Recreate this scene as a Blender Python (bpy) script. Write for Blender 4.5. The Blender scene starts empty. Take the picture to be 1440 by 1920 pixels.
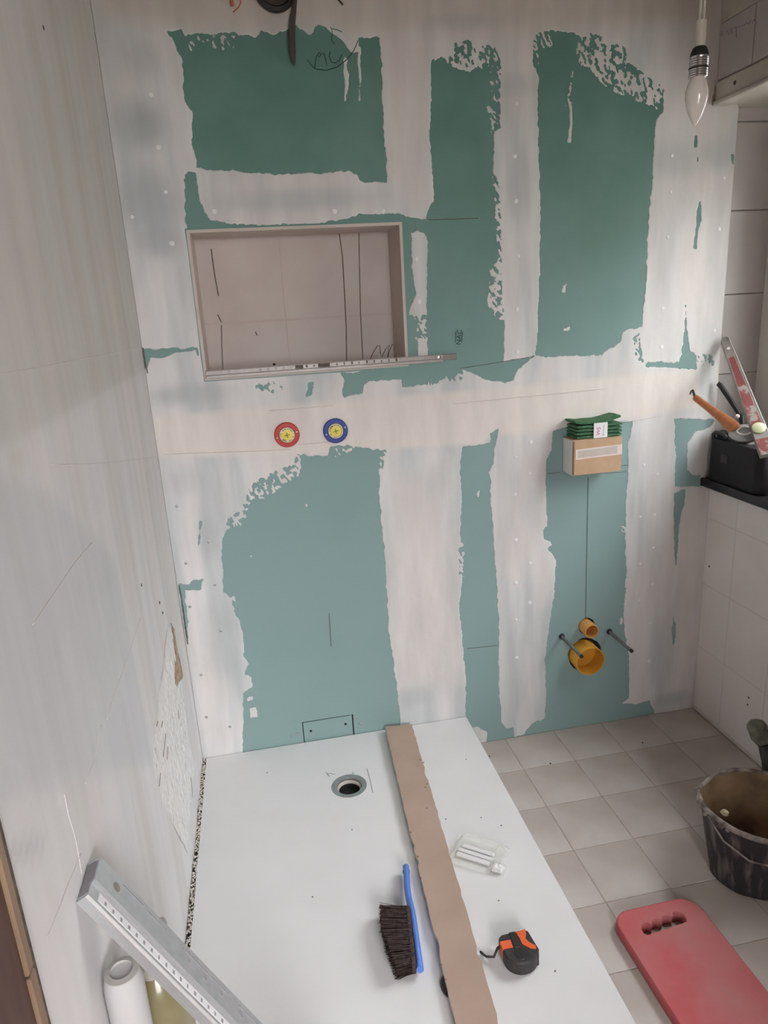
import bpy, math, random
import numpy as np
from mathutils import Vector, Matrix
random.seed(7); rng = np.random.default_rng(7)
scene = bpy.context.scene
COL = scene.collection

# ------------------------------------------------------------------ camera
CX, CY, CZ = 0.287, -2.085, 1.500
YAW, PITCH, ROLL, FPX = 0.1726, 0.2818, -0.0584, 1319.3
cyw, syw, cp, sp = math.cos(YAW), math.sin(YAW), math.cos(PITCH), math.sin(PITCH)
CF = np.array([syw*cp, cyw*cp, -sp]); R0 = np.array([cyw, -syw, 0.0]); U0 = np.cross(R0, CF)
cr, sr = math.cos(ROLL), math.sin(ROLL)
CR = cr*R0 + sr*U0; CU = -sr*R0 + cr*U0; CC = np.array([CX, CY, CZ])
cam_d = bpy.data.cameras.new('camera'); cam = bpy.data.objects.new('camera', cam_d); COL.objects.link(cam)
cam.matrix_world = Matrix(((CR[0], CU[0], -CF[0], CX), (CR[1], CU[1], -CF[1], CY), (CR[2], CU[2], -CF[2], CZ), (0, 0, 0, 1)))
cam_d.sensor_fit = 'VERTICAL'; cam_d.sensor_height = 32.0; cam_d.lens = FPX*32.0/1920.0; cam_d.clip_start = 0.02
scene.camera = cam

# ------------------------------------------------------------------ light: overcast daylight through the window and an added hall window
w = bpy.data.worlds.new('overcast_sky'); scene.world = w; w.use_nodes = True
bg = w.node_tree.nodes['Background']; bg.inputs['Color'].default_value = (0.97, 0.97, 1.0, 1); SKY = 9.0
# standard overcast sky: luminance grows threefold from horizon to zenith
_t = w.node_tree; _tc = _t.nodes.new('ShaderNodeTexCoord'); _sx = _t.nodes.new('ShaderNodeSeparateXYZ'); _mr = _t.nodes.new('ShaderNodeMapRange'); _mr.clamp = True
_mr.inputs['From Min'].default_value = 0.0; _mr.inputs['From Max'].default_value = 1.0; _mr.inputs['To Min'].default_value = SKY/3; _mr.inputs['To Max'].default_value = SKY
_t.links.new(_tc.outputs['Generated'], _sx.inputs[0]); _t.links.new(_sx.outputs['Z'], _mr.inputs['Value']); _t.links.new(_mr.outputs['Result'], bg.inputs['Strength'])
pd = bpy.data.lights.new('window_portal', 'AREA'); pd.shape = 'RECTANGLE'; pd.size = 1.12; pd.size_y = 1.10; pd.cycles.is_portal = True
po = bpy.data.objects.new('window_portal', pd); COL.objects.link(po); po.location = (2.03, -0.51, 1.45); po.rotation_euler = (0, math.pi/2, 0)
DOX0, DOX1, DOZ = 0.22, 0.96, 2.05                                  # unseen doorway added behind the camera for fill light
HY, HWX0, HWX1, HWZ0, HWZ1 = -3.70, 0.30, 1.62, 0.92, 2.12          # added hallway beyond it and its fill-light window
pd2 = bpy.data.lights.new('added_hall_portal', 'AREA'); pd2.shape = 'RECTANGLE'; pd2.size = HWX1-HWX0; pd2.size_y = HWZ1-HWZ0; pd2.cycles.is_portal = True
po2 = bpy.data.objects.new('added_hall_portal', pd2); COL.objects.link(po2); po2.location = ((HWX0+HWX1)/2, HY-0.12, (HWZ0+HWZ1)/2); po2.rotation_euler = (math.pi/2, 0, 0)
vs = scene.view_settings; vs.view_transform = 'Standard'; vs.look = 'None'; vs.gamma = 1.0; vs.use_curve_mapping = False
vs.exposure = 2.35

# ------------------------------------------------------------------ helpers
def P(x, y, ax, val):
    """point where the sight line of a photo pixel meets the plane axis=val"""
    d = CF + CR*(x-720)/FPX - CU*(y-960)/FPX
    t = (val-CC[ax])/d[ax]
    return CC + t*d
def PW(x, y): q = P(x, y, 1, 0.0); return (q[0], q[2])
ROOMW, TRAYZ, CEIL = 1.78, 0.116, 2.33
NX0, NX1, NZ0, NZ1, ND = 0.157, 0.750, 1.330, 1.730, 0.165     # niche

class MB:
    def __init__(s): s.v = []; s.f = []
    def add(s, vs, fs):
        o = len(s.v); s.v += [tuple(map(float, a)) for a in vs]; s.f += [tuple(i+o for i in f) for f in fs]; return s
    def box(s, x0, x1, y0, y1, z0, z1):
        return s.add([(x0,y0,z0),(x1,y0,z0),(x1,y1,z0),(x0,y1,z0),(x0,y0,z1),(x1,y0,z1),(x1,y1,z1),(x0,y1,z1)],
                     [(0,3,2,1),(4,5,6,7),(0,1,5,4),(1,2,6,5),(2,3,7,6),(3,0,4,7)])
    def cbox(s, x0, x1, y0, y1, z0, z1, c=0.002):
        xs = ((x0,x0+c,x1-c,x1), (y0,y0+c,y1-c,y1), (z0,z0+c,z1-c,z1)); V = {}; vs = []
        def g(i,j,k):
            if (i,j,k) not in V: V[(i,j,k)] = len(vs); vs.append((xs[0][i],xs[1][j],xs[2][k]))
            return V[(i,j,k)]
        fs = []
        def q(*a): fs.append(tuple(g(*t) for t in a))
        q((1,1,0),(1,2,0),(2,2,0),(2,1,0)); q((1,1,3),(2,1,3),(2,2,3),(1,2,3))
        q((1,0,1),(2,0,1),(2,0,2),(1,0,2)); q((1,3,1),(1,3,2),(2,3,2),(2,3,1))
        q((0,1,1),(0,1,2),(0,2,2),(0,2,1)); q((3,1,1),(3,2,1),(3,2,2),(3,1,2))
        # edges
        for ya,yb in ((0,1),(3,2)):
            for za,zb in ((0,1),(3,2)):
                q((1,ya,zb),(2,ya,zb),(2,yb,za),(1,yb,za))
        for xa,xb in ((0,1),(3,2)):
            for za,zb in ((0,1),(3,2)):
                q((xa,1,zb),(xa,2,zb),(xb,2,za),(xb,1,za))
        for xa,xb in ((0,1),(3,2)):
            for ya,yb in ((0,1),(3,2)):
                q((xa,yb,1),(xa,yb,2),(xb,ya,2),(xb,ya,1))
        for xa,xb in ((0,1),(3,2)):
            for ya,yb in ((0,1),(3,2)):
                for za,zb in ((0,1),(3,2)): q((xa,yb,zb),(xb,ya,zb),(xb,yb,za))
        return s.add(vs, fs)
    def prism(s, pts, z0, z1, axis=2, taper=1.0):
        n = len(pts); cx = sum(p[0] for p in pts)/n; cy = sum(p[1] for p in pts)/n
        def m(a, b, h): return (a,b,h) if axis == 2 else ((a,h,b) if axis == 1 else (h,a,b))
        vs = [m(a,b,z0) for a,b in pts] + [m(cx+(a-cx)*taper, cy+(b-cy)*taper, z1) for a,b in pts]
        fs = [tuple(range(n))[::-1], tuple(range(n,2*n))] + [(i,(i+1)%n,n+(i+1)%n,n+i) for i in range(n)]
        return s.add(vs, fs)
    def lathe(s, prof, c=(0,0,0), d=(0,0,1), n=32, cap0=True, cap1=True, squash=1.0):
        d = Vector(d).normalized(); a = d.orthogonal().normalized(); b = d.cross(a); c = Vector(c); vs = []; fs = []
        for r, h in prof:
            for i in range(n):
                t = 2*math.pi*i/n; vs.append(c + d*h + a*(r*math.cos(t)) + b*(r*math.sin(t)*squash))
        for k in range(len(prof)-1):
            for i in range(n): fs.append((k*n+i, k*n+(i+1)%n, (k+1)*n+(i+1)%n, (k+1)*n+i))
        if cap0: fs.append(tuple(range(n))[::-1])
        if cap1: fs.append(tuple((len(prof)-1)*n+i for i in range(n)))
        return s.add(vs, fs)
    def tube(s, pts, r, n=8, flat=1.0, up=None):
        pts = [Vector(p) for p in pts]; rs = r if isinstance(r, (list, tuple)) else [r]*len(pts); vs = []; fs = []; pa = None
        for k, p in enumerate(pts):
            t = (pts[min(k+1,len(pts)-1)] - pts[max(k-1,0)]).normalized()
            if pa is None: a = (Vector(up) - t*t.dot(Vector(up))).normalized() if up is not None else t.orthogonal().normalized()
            else: a = (pa - t*t.dot(pa)).normalized()
            pa = a; b = t.cross(a)
            for i in range(n):
                th = 2*math.pi*i/n; vs.append(p + a*(rs[k]*math.cos(th)) + b*(rs[k]*flat*math.sin(th)))
        for k in range(len(pts)-1):
            for i in range(n): fs.append((k*n+i, k*n+(i+1)%n, (k+1)*n+(i+1)%n, (k+1)*n+i))
        fs.append(tuple(range(n))[::-1]); fs.append(tuple((len(pts)-1)*n+i for i in range(n)))
        return s.add(vs, fs)
    def grid(s, A, closed=False):
        A = np.asarray(A); nu, nv = A.shape[:2]; fs = []
        for i in range(nu-1):
            for j in range(nv-1): fs.append((i*nv+j, (i+1)*nv+j, (i+1)*nv+j+1, i*nv+j+1))
        return s.add(A.reshape(-1,3), fs)
    def build(s, name, mat, parent=None, smooth=False, loc=None, rot=None):
        me = bpy.data.meshes.new(name); me.from_pydata(s.v, [], s.f); me.update()
        import bmesh
        bm = bmesh.new(); bm.from_mesh(me); bmesh.ops.recalc_face_normals(bm, faces=bm.faces); bm.to_mesh(me); bm.free()
        return link(name, me, mat, parent, smooth, loc, rot)
def link(name, me, mat, parent=None, smooth=False, loc=None, rot=None):
    o = bpy.data.objects.new(name, me); COL.objects.link(o)
    if mat is not None and not me.materials: me.materials.append(mat)
    if smooth:
        me.polygons.foreach_set('use_smooth', [True]*len(me.polygons))
        if smooth == 'auto':
            try: me.set_sharp_from_angle(angle=math.radians(40))
            except Exception: pass
    if parent is not None: o.parent = parent
    if loc is not None: o.location = loc
    if rot is not None: o.rotation_euler = rot
    return o
def tag(o, label, cat, group=None):
    o['label'] = label; o['category'] = cat
    if group: o['group'] = group
    return o
def struct(o): o['kind'] = 'structure'; return o
def thing(name, label, cat, loc=(0,0,0), rot=(0,0,0), group=None):
    o = bpy.data.objects.new(name, None); COL.objects.link(o); o.location = loc; o.rotation_euler = rot
    o.empty_display_size = 0.05
    return tag(o, label, cat, group)
def text_mesh(body, size, depth=0.0003, rot=0.0):
    cu = bpy.data.curves.new('lettering', 'FONT'); cu.body = body; cu.size = size; cu.extrude = depth; cu.align_x = 'CENTER'; cu.align_y = 'CENTER'; cu.resolution_u = 3
    o = bpy.data.objects.new('lettering_tmp', cu); COL.objects.link(o); bpy.context.view_layer.update()
    me = bpy.data.meshes.new_from_object(o.evaluated_get(bpy.context.evaluated_depsgraph_get())); bpy.data.objects.remove(o); bpy.data.curves.remove(cu)
    me.name = 'lettering'; return me

# ------------------------------------------------------------------ materials
def srgb(r, g, b):
    f = lambda c: ((c/255+0.055)/1.055)**2.4 if c/255 > 0.04045 else c/255/12.92
    return (f(r), f(g), f(b), 1)
def pm(name, c1, c2=None, scale=20.0, rough=0.6, metal=0.0, bump=0.0, bscale=60.0, stretch=(1,1,1), detail=4.0, coat=0.0, spec=0.5, ramp=(0.35,0.65), trans=0.0, alpha=1.0, ior=1.45):
    m = bpy.data.materials.new(name); m.use_nodes = True; nt = m.node_tree; b = nt.nodes['Principled BSDF']
    b.inputs['Roughness'].default_value = rough; b.inputs['Metallic'].default_value = metal; b.inputs['Specular IOR Level'].default_value = spec
    b.inputs['Coat Weight'].default_value = coat; b.inputs['Transmission Weight'].default_value = trans; b.inputs['Alpha'].default_value = alpha; b.inputs['IOR'].default_value = ior
    c1 = tuple(c1)+(1,) if len(c1) == 3 else c1
    tc = nt.nodes.new('ShaderNodeTexCoord'); mp = nt.nodes.new('ShaderNodeMapping'); mp.inputs['Scale'].default_value = stretch
    nt.links.new(tc.outputs['Object'], mp.inputs['Vector'])
    if c2 is None: c2 = tuple(c*0.9 for c in c1[:3])+(1,)
    c2 = tuple(c2)+(1,) if len(c2) == 3 else c2
    n = nt.nodes.new('ShaderNodeTexNoise'); n.inputs['Scale'].default_value = scale; n.inputs['Detail'].default_value = detail
    nt.links.new(mp.outputs[0], n.inputs['Vector'])
    r = nt.nodes.new('ShaderNodeValToRGB'); r.color_ramp.elements[0].position = ramp[0]; r.color_ramp.elements[1].position = ramp[1]
    r.color_ramp.elements[0].color = c1; r.color_ramp.elements[1].color = c2
    nt.links.new(n.outputs['Fac'], r.inputs['Fac']); nt.links.new(r.outputs['Color'], b.inputs['Base Color'])
    if bump > 0:
        n2 = nt.nodes.new('ShaderNodeTexNoise'); n2.inputs['Scale'].default_value = bscale; n2.inputs['Detail'].default_value = 5
        nt.links.new(mp.outputs[0], n2.inputs['Vector'])
        bp = nt.nodes.new('ShaderNodeBump'); bp.inputs['Strength'].default_value = bump; bp.inputs['Distance'].default_value = 0.004
        nt.links.new(n2.outputs['Fac'], bp.inputs['Height']); nt.links.new(bp.outputs['Normal'], b.inputs['Normal'])
    return m
def attr_mat(name, rough, bump, noise_amt=0.10, stretch=(6,6,1.2), nscale=3.0):
    m = pm(name, (0.5,0.5,0.5), rough=rough, bump=bump, bscale=25.0, spec=0.25); nt = m.node_tree; b = nt.nodes['Principled BSDF']
    a = nt.nodes.new('ShaderNodeAttribute'); a.attribute_name = 'tint'
    n = nt.nodes.new('ShaderNodeTexNoise'); n.inputs['Scale'].default_value = nscale; n.inputs['Detail'].default_value = 5
    mp = nt.nodes.new('ShaderNodeMapping'); mp.inputs['Scale'].default_value = stretch; tc = nt.nodes.new('ShaderNodeTexCoord')
    nt.links.new(tc.outputs['Object'], mp.inputs['Vector']); nt.links.new(mp.outputs[0], n.inputs['Vector'])
    mr = nt.nodes.new('ShaderNodeMapRange'); mr.inputs['From Min'].default_value = 0.3; mr.inputs['From Max'].default_value = 0.7; mr.inputs['To Min'].default_value = 1-noise_amt; mr.inputs['To Max'].default_value = 1+noise_amt*0.6
    nt.links.new(n.outputs['Fac'], mr.inputs['Value'])
    mx = nt.nodes.new('ShaderNodeMix'); mx.data_type = 'RGBA'; mx.blend_type = 'MULTIPLY'; mx.inputs['Factor'].default_value = 1.0
    nt.links.new(a.outputs['Color'], mx.inputs['A']); nt.links.new(mr.outputs['Result'], mx.inputs['B']); nt.links.new(mx.outputs['Result'], b.inputs['Base Color'])
    return m
M = {}
def board_dust_light():
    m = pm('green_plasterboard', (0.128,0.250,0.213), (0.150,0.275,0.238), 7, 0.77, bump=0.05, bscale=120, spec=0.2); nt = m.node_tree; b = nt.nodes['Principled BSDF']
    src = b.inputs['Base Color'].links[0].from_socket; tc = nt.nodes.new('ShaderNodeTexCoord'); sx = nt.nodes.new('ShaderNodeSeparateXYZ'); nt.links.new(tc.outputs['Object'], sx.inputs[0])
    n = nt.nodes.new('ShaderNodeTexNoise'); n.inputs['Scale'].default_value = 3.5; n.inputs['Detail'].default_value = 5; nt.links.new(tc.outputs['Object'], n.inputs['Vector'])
    mr = nt.nodes.new('ShaderNodeMapRange'); mr.inputs['From Min'].default_value = 2.0; mr.inputs['From Max'].default_value = 1.0; nt.links.new(sx.outputs['Z'], mr.inputs['Value'])      # plaster dust tint plus painted-in light falloff, paler on the lower boards
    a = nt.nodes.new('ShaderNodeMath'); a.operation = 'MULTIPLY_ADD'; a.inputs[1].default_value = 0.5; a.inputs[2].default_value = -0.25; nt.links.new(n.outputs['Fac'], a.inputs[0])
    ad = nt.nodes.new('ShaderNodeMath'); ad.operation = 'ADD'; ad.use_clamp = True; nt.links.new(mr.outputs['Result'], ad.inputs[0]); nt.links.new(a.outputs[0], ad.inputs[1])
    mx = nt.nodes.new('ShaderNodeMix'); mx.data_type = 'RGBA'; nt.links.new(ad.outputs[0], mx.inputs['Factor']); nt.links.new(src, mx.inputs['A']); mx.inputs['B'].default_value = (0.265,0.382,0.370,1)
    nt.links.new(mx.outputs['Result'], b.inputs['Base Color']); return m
M['board'] = board_dust_light(); M['board_a'] = M['board']
M['boardcore'] = pm('gypsum_core', (0.72,0.66,0.60), (0.66,0.60,0.54), 30, 0.9, bump=0.2)
M['compound'] = attr_mat('joint_compound', 0.8, 0.25)
M['plasterwall'] = attr_mat('plastered_wall', 0.62, 0.22, 0.06, (1.5,7.0,0.7), 3.0)
M['niche'] = pm('niche_plaster', (0.58,0.50,0.44), (0.63,0.555,0.50), 9, 0.75, bump=0.15, bscale=30, spec=0.25)
M['nichetile'] = pm('niche_old_tile', (0.57,0.495,0.45), (0.62,0.55,0.505), 6, 0.6, bump=0.08, bscale=20, spec=0.3)
M['nichejoint'] = pm('niche_joint', (0.55,0.455,0.41), (0.59,0.505,0.46), 20, 0.8)
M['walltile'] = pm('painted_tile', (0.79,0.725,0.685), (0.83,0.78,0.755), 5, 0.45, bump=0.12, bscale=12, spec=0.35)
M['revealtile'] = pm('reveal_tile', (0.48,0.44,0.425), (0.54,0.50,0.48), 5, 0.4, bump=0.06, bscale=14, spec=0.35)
M['grout'] = pm('wall_grout', (0.36,0.31,0.28), (0.44,0.39,0.36), 40, 0.9)
M['softgrout'] = pm('filled_joint', (0.66,0.585,0.545), (0.72,0.65,0.62), 12, 0.6)
M['floortile'] = pm('floor_tile', (0.47,0.405,0.355), (0.60,0.54,0.50), 4.0, 0.4, bump=0.05, bscale=30, spec=0.4, detail=6)
M['floorgrout'] = pm('floor_grout', (0.34,0.29,0.25), (0.46,0.40,0.355), 25, 0.9)
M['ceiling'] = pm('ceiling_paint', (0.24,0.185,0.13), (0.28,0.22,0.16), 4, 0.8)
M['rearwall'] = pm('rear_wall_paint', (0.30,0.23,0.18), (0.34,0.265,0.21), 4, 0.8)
M['tray'] = pm('white_tray', (0.715,0.695,0.690), (0.75,0.735,0.73), 5, 0.35, bump=0.03, bscale=150, spec=0.4)
M['crumble'] = pm('broken_plaster', (0.74,0.72,0.70), (0.50,0.42,0.34), 38, 0.95, bump=0.6, bscale=70, ramp=(0.60,0.74), detail=9, stretch=(1,1.6,0.5))
M['crackbrown'] = pm('brown_crack', (0.22,0.17,0.13), (0.34,0.28,0.23), 80, 0.9)
M['ridge'] = pm('plaster_ridge', (0.66,0.61,0.59), (0.70,0.655,0.64), 20, 0.7)
M['brownhole'] = pm('crumbled_brick', (0.30,0.20,0.13), (0.55,0.42,0.30), 60, 0.95, bump=0.9, bscale=120)
M['gritty'] = pm('gritty_mortar', (0.70,0.64,0.56), (0.36,0.30,0.24), 160, 0.95, bump=0.6, bscale=220, ramp=(0.52,0.70))
M['lintel'] = pm('old_painted_wood', (0.50,0.47,0.40), (0.58,0.56,0.49), 10, 0.6, bump=0.1)
M['upvc'] = pm('white_window_frame', (0.72,0.71,0.67), (0.76,0.75,0.72), 4, 0.35)
M['granite'] = pm('black_sill_stone', (0.012,0.011,0.011), (0.018,0.017,0.017), 60, 0.22, spec=0.5)
M['pencil'] = pm('pencil_line', (0.10,0.075,0.06), (0.16,0.12,0.10), 50, 0.8)
M['ink'] = pm('dark_green_ink', (0.012,0.045,0.04), (0.02,0.06,0.05), 50, 0.7)
M['blackgap'] = pm('dark_cut_gap', (0.015,0.013,0.012), (0.03,0.026,0.022), 50, 0.9)
M['screw'] = pm('screw_steel', (0.42,0.41,0.40), (0.5,0.49,0.48), 80, 0.4, 0.7)
M['filler'] = pm('filler_dot', (0.80,0.785,0.77), (0.84,0.83,0.82), 60, 0.8)
M['doorbrown'] = pm('dark_brown_wood', (0.085,0.038,0.028), (0.115,0.055,0.04), 12, 0.5, stretch=(1,6,1), bump=0.05)
M['doortan'] = pm('tan_wood_edge', (0.36,0.25,0.16), (0.26,0.17,0.11), 20, 0.55, stretch=(1,1,0.2))
M['red'] = pm('red_plastic', (0.50,0.030,0.025), (0.46,0.025,0.022), 20, 0.4)
M['blue'] = pm('blue_plastic', (0.020,0.040,0.26), (0.018,0.034,0.23), 20, 0.4)
M['yellow'] = pm('yellow_sticker', (0.83,0.70,0.10), (0.80,0.66,0.09), 30, 0.45)
M['palecream'] = pm('cream_sticker', (0.82,0.78,0.48), (0.80,0.75,0.44), 30, 0.5)
M['olive'] = pm('olive_print', (0.22,0.16,0.01), (0.26,0.19,0.02), 30, 0.5)
M['alu'] = pm('brushed_aluminium', (0.66,0.68,0.70), (0.74,0.75,0.77), 60, 0.38, 0.75, stretch=(1,1,12))
M['rulegrey'] = pm('grey_rule', (0.33,0.295,0.27), (0.39,0.355,0.33), 30, 0.4, 0.25)
M['ruleend'] = pm('grey_rule_end', (0.24,0.21,0.195), (0.29,0.26,0.24), 30, 0.45, 0.3)
M['black'] = pm('black_plastic', (0.022,0.019,0.019), (0.034,0.030,0.030), 20, 0.42)
M['blackgloss'] = pm('black_case_plastic', (0.010,0.009,0.010), (0.016,0.014,0.015), 9, 0.45, bump=0.05, bscale=40, spec=0.3)
M['darkstrap'] = pm('dark_brown_sleeve', (0.055,0.042,0.040), (0.085,0.068,0.065), 25, 0.6, stretch=(1,1,0.4))
M['orangewire'] = pm('orange_wire', (0.52,0.12,0.05), (0.48,0.10,0.04), 20, 0.5)
M['card'] = pm('brown_cardboard', (0.50,0.335,0.205), (0.54,0.37,0.235), 30, 0.8, bump=0.05, bscale=200)
M['cardwhite'] = pm('white_board', (0.66,0.64,0.63), (0.70,0.68,0.67), 10, 0.7)
M['carddark'] = pm('cardboard_edge', (0.20,0.11,0.06), (0.25,0.14,0.08), 30, 0.8)
M['papertape'] = pm('pale_paper_tape', (0.70,0.60,0.53), (0.74,0.65,0.58), 20, 0.6)
M['papergrey'] = pm('grey_label_paper', (0.52,0.45,0.41), (0.56,0.49,0.45), 40, 0.6)
M['padgreen'] = pm('green_scouring_pad', (0.045,0.135,0.058), (0.080,0.200,0.098), 90, 0.95, bump=1.0, bscale=260, detail=8)
M['paper'] = pm('white_paper', (0.78,0.76,0.77), (0.80,0.78,0.79), 10, 0.6)
M['pink'] = pm('pink_print', (0.55,0.12,0.22), (0.5,0.1,0.2), 10, 0.6)
M['greyprint'] = pm('grey_print', (0.32,0.30,0.32), (0.36,0.34,0.36), 10, 0.6)
M['pipeyellow'] = pm('ochre_pipe', (0.70,0.36,0.045), (0.66,0.32,0.04), 12, 0.42)
M['pipepeach'] = pm('peach_pipe', (0.74,0.38,0.12), (0.70,0.33,0.09), 12, 0.42)
M['rod'] = pm('zinc_rod', (0.17,0.175,0.18), (0.22,0.225,0.23), 200, 0.45, 0.7, bump=0.6, bscale=900, stretch=(1,1,1))
M['chrome'] = pm('ribbed_metal_socket', (0.55,0.55,0.56), (0.62,0.62,0.63), 20, 0.25, 0.9)
M['opal'] = pm('opal_bulb_glass', (0.80,0.74,0.68), (0.83,0.77,0.71), 5, 0.12, spec=0.6, coat=0.4)
M['sleeve'] = pm('pale_cable_sleeve', (0.56,0.53,0.44), (0.60,0.57,0.48), 10, 0.45)
M['drainsteel'] = pm('drain_steel', (0.45,0.44,0.44), (0.55,0.54,0.54), 40, 0.35, 0.8)
M['stripboard'] = pm('brown_board_strip', (0.41,0.295,0.225), (0.45,0.33,0.26), 8, 0.8, bump=0.05, bscale=120)
M['stripedge'] = pm('cream_gypsum_edge', (0.62,0.54,0.42), (0.68,0.60,0.49), 60, 0.9, bump=0.4, bscale=150)
M['brushblue'] = pm('blue_plastic_handle', (0.100,0.215,0.62), (0.11,0.235,0.66), 10, 0.4)
M['bristle'] = pm('dark_brown_bristle', (0.035,0.022,0.020), (0.085,0.055,0.048), 120, 0.7)
M['tapeblack'] = pm('black_rubber', (0.028,0.024,0.024), (0.045,0.038,0.038), 60, 0.55)
M['tapeorange'] = pm('orange_rubber', (0.80,0.135,0.035), (0.74,0.115,0.03), 20, 0.5)
M['matred'] = pm('red_foam_mat', (0.55,0.105,0.112), (0.50,0.175,0.172), 7, 0.62, bump=0.12, bscale=60, detail=7)
M['bucketrub'] = pm('smeared_black_rubber', (0.030,0.026,0.030), (0.20,0.175,0.165), 15, 0.6, stretch=(3,3,0.6), bump=0.4, bscale=40, ramp=(0.50,0.80), detail=9)
M['bucketin'] = pm('dried_plaster_lining', (0.30,0.20,0.115), (0.13,0.085,0.05), 9, 0.75, bump=0.4, bscale=30, detail=7, ramp=(0.42,0.62))
M['bucketrim'] = pm('crusted_rim', (0.34,0.29,0.25), (0.12,0.095,0.085), 30, 0.9, bump=0.6, bscale=60, ramp=(0.4,0.6))
M['chip'] = pm('pale_plaster_chip', (0.62,0.56,0.36), (0.70,0.64,0.44), 60, 0.9, bump=0.5)
M['dirtyknob'] = pm('dirty_green_knob', (0.085,0.090,0.065), (0.22,0.215,0.165), 35, 0.8, bump=0.6, bscale=60, detail=8)
M['darkhandle'] = pm('dark_handle', (0.030,0.034,0.030), (0.055,0.058,0.050), 30, 0.6)
M['handlewood'] = pm('orange_wood_handle', (0.56,0.215,0.085), (0.48,0.165,0.060), 18, 0.5, stretch=(6,1,1), bump=0.1)
M['toolgrey'] = pm('grey_tool_steel', (0.30,0.305,0.31), (0.36,0.365,0.37), 20, 0.4, 0.3)
M['vial'] = pm('pale_green_vial', (0.56,0.56,0.36), (0.62,0.62,0.42), 14, 0.2, coat=0.5)
M['levelred'] = pm('worn_red_paint', (0.215,0.055,0.050), (0.30,0.265,0.235), 40, 0.5, 0.1, ramp=(0.52,0.60), detail=8, bump=0.2)
M['levelgrey'] = pm('scuffed_grey_metal', (0.25,0.225,0.205), (0.32,0.29,0.265), 40, 0.5, 0.3)
M['leveledge'] = pm('pale_metal_edge', (0.80,0.77,0.72), (0.84,0.81,0.77), 40, 0.35, 0.0)
M['whitepipe'] = pm('white_plastic_pipe', (0.54,0.525,0.52), (0.58,0.565,0.56), 6, 0.35)
M['bottle'] = pm('yellowish_bottle', (0.22,0.185,0.085), (0.28,0.24,0.13), 6, 0.25, trans=0.2, coat=0.3)
M['bottleneck'] = pm('cloudy_bottle_neck', (0.58,0.54,0.46), (0.64,0.60,0.53), 14, 0.25, trans=0.3, coat=0.3)
M['greyknob'] = pm('grey_plastic', (0.46,0.44,0.41), (0.50,0.48,0.45), 14, 0.5)
M['debris'] = pm('dark_debris', (0.07,0.055,0.045), (0.16,0.13,0.11), 80, 0.9)
M['purple'] = pm('faded_purple_marker', (0.36,0.28,0.36), (0.42,0.34,0.40), 60, 0.6)
def clear_mat(name, tint, gloss=0.10, white=0.12):
    m = bpy.data.materials.new(name); m.use_nodes = True; nt = m.node_tree; nt.nodes.clear()
    out = nt.nodes.new('ShaderNodeOutputMaterial'); tr = nt.nodes.new('ShaderNodeBsdfTransparent'); tr.inputs['Color'].default_value = tint
    pr = nt.nodes.new('ShaderNodeBsdfPrincipled'); pr.inputs['Base Color'].default_value = (0.86,0.86,0.83,1); pr.inputs['Roughness'].default_value = 0.3
    fl_ = nt.nodes.new('ShaderNodeLayerWeight'); fl_.inputs['Blend'].default_value = 0.35; fr = nt.nodes.new('ShaderNodeMath'); fr.operation = 'POWER'; fr.inputs[1].default_value = 3.0; nt.links.new(fl_.outputs['Facing'], fr.inputs[0])
    ad = nt.nodes.new('ShaderNodeMath'); ad.operation = 'ADD'; ad.inputs[1].default_value = white; ad.use_clamp = True
    nz = nt.nodes.new('ShaderNodeTexNoise'); nz.inputs['Scale'].default_value = 30; m1 = nt.nodes.new('ShaderNodeMath'); m1.operation = 'MULTIPLY'; m1.inputs[1].default_value = gloss
    ad2 = nt.nodes.new('ShaderNodeMath'); ad2.operation = 'ADD'; ad2.use_clamp = True
    mx = nt.nodes.new('ShaderNodeMixShader')
    nt.links.new(fr.outputs[0], ad.inputs[0]); nt.links.new(nz.outputs['Fac'], m1.inputs[0]); nt.links.new(ad.outputs[0], ad2.inputs[0]); nt.links.new(m1.outputs[0], ad2.inputs[1])
    nt.links.new(ad2.outputs[0], mx.inputs['Fac']); nt.links.new(tr.outputs[0], mx.inputs[1]); nt.links.new(pr.outputs[0], mx.inputs[2]); nt.links.new(mx.outputs[0], out.inputs['Surface'])
    return m
M['pane'] = clear_mat('hazy_window_glass', (0.95,0.97,0.97,1), 0.10, 0.22)  # haze added to hold back daylight through the unseen panes
M['pouch'] = clear_mat('clear_plastic', (1.0,1.0,0.99,1), 0.14, 0.02)

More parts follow.
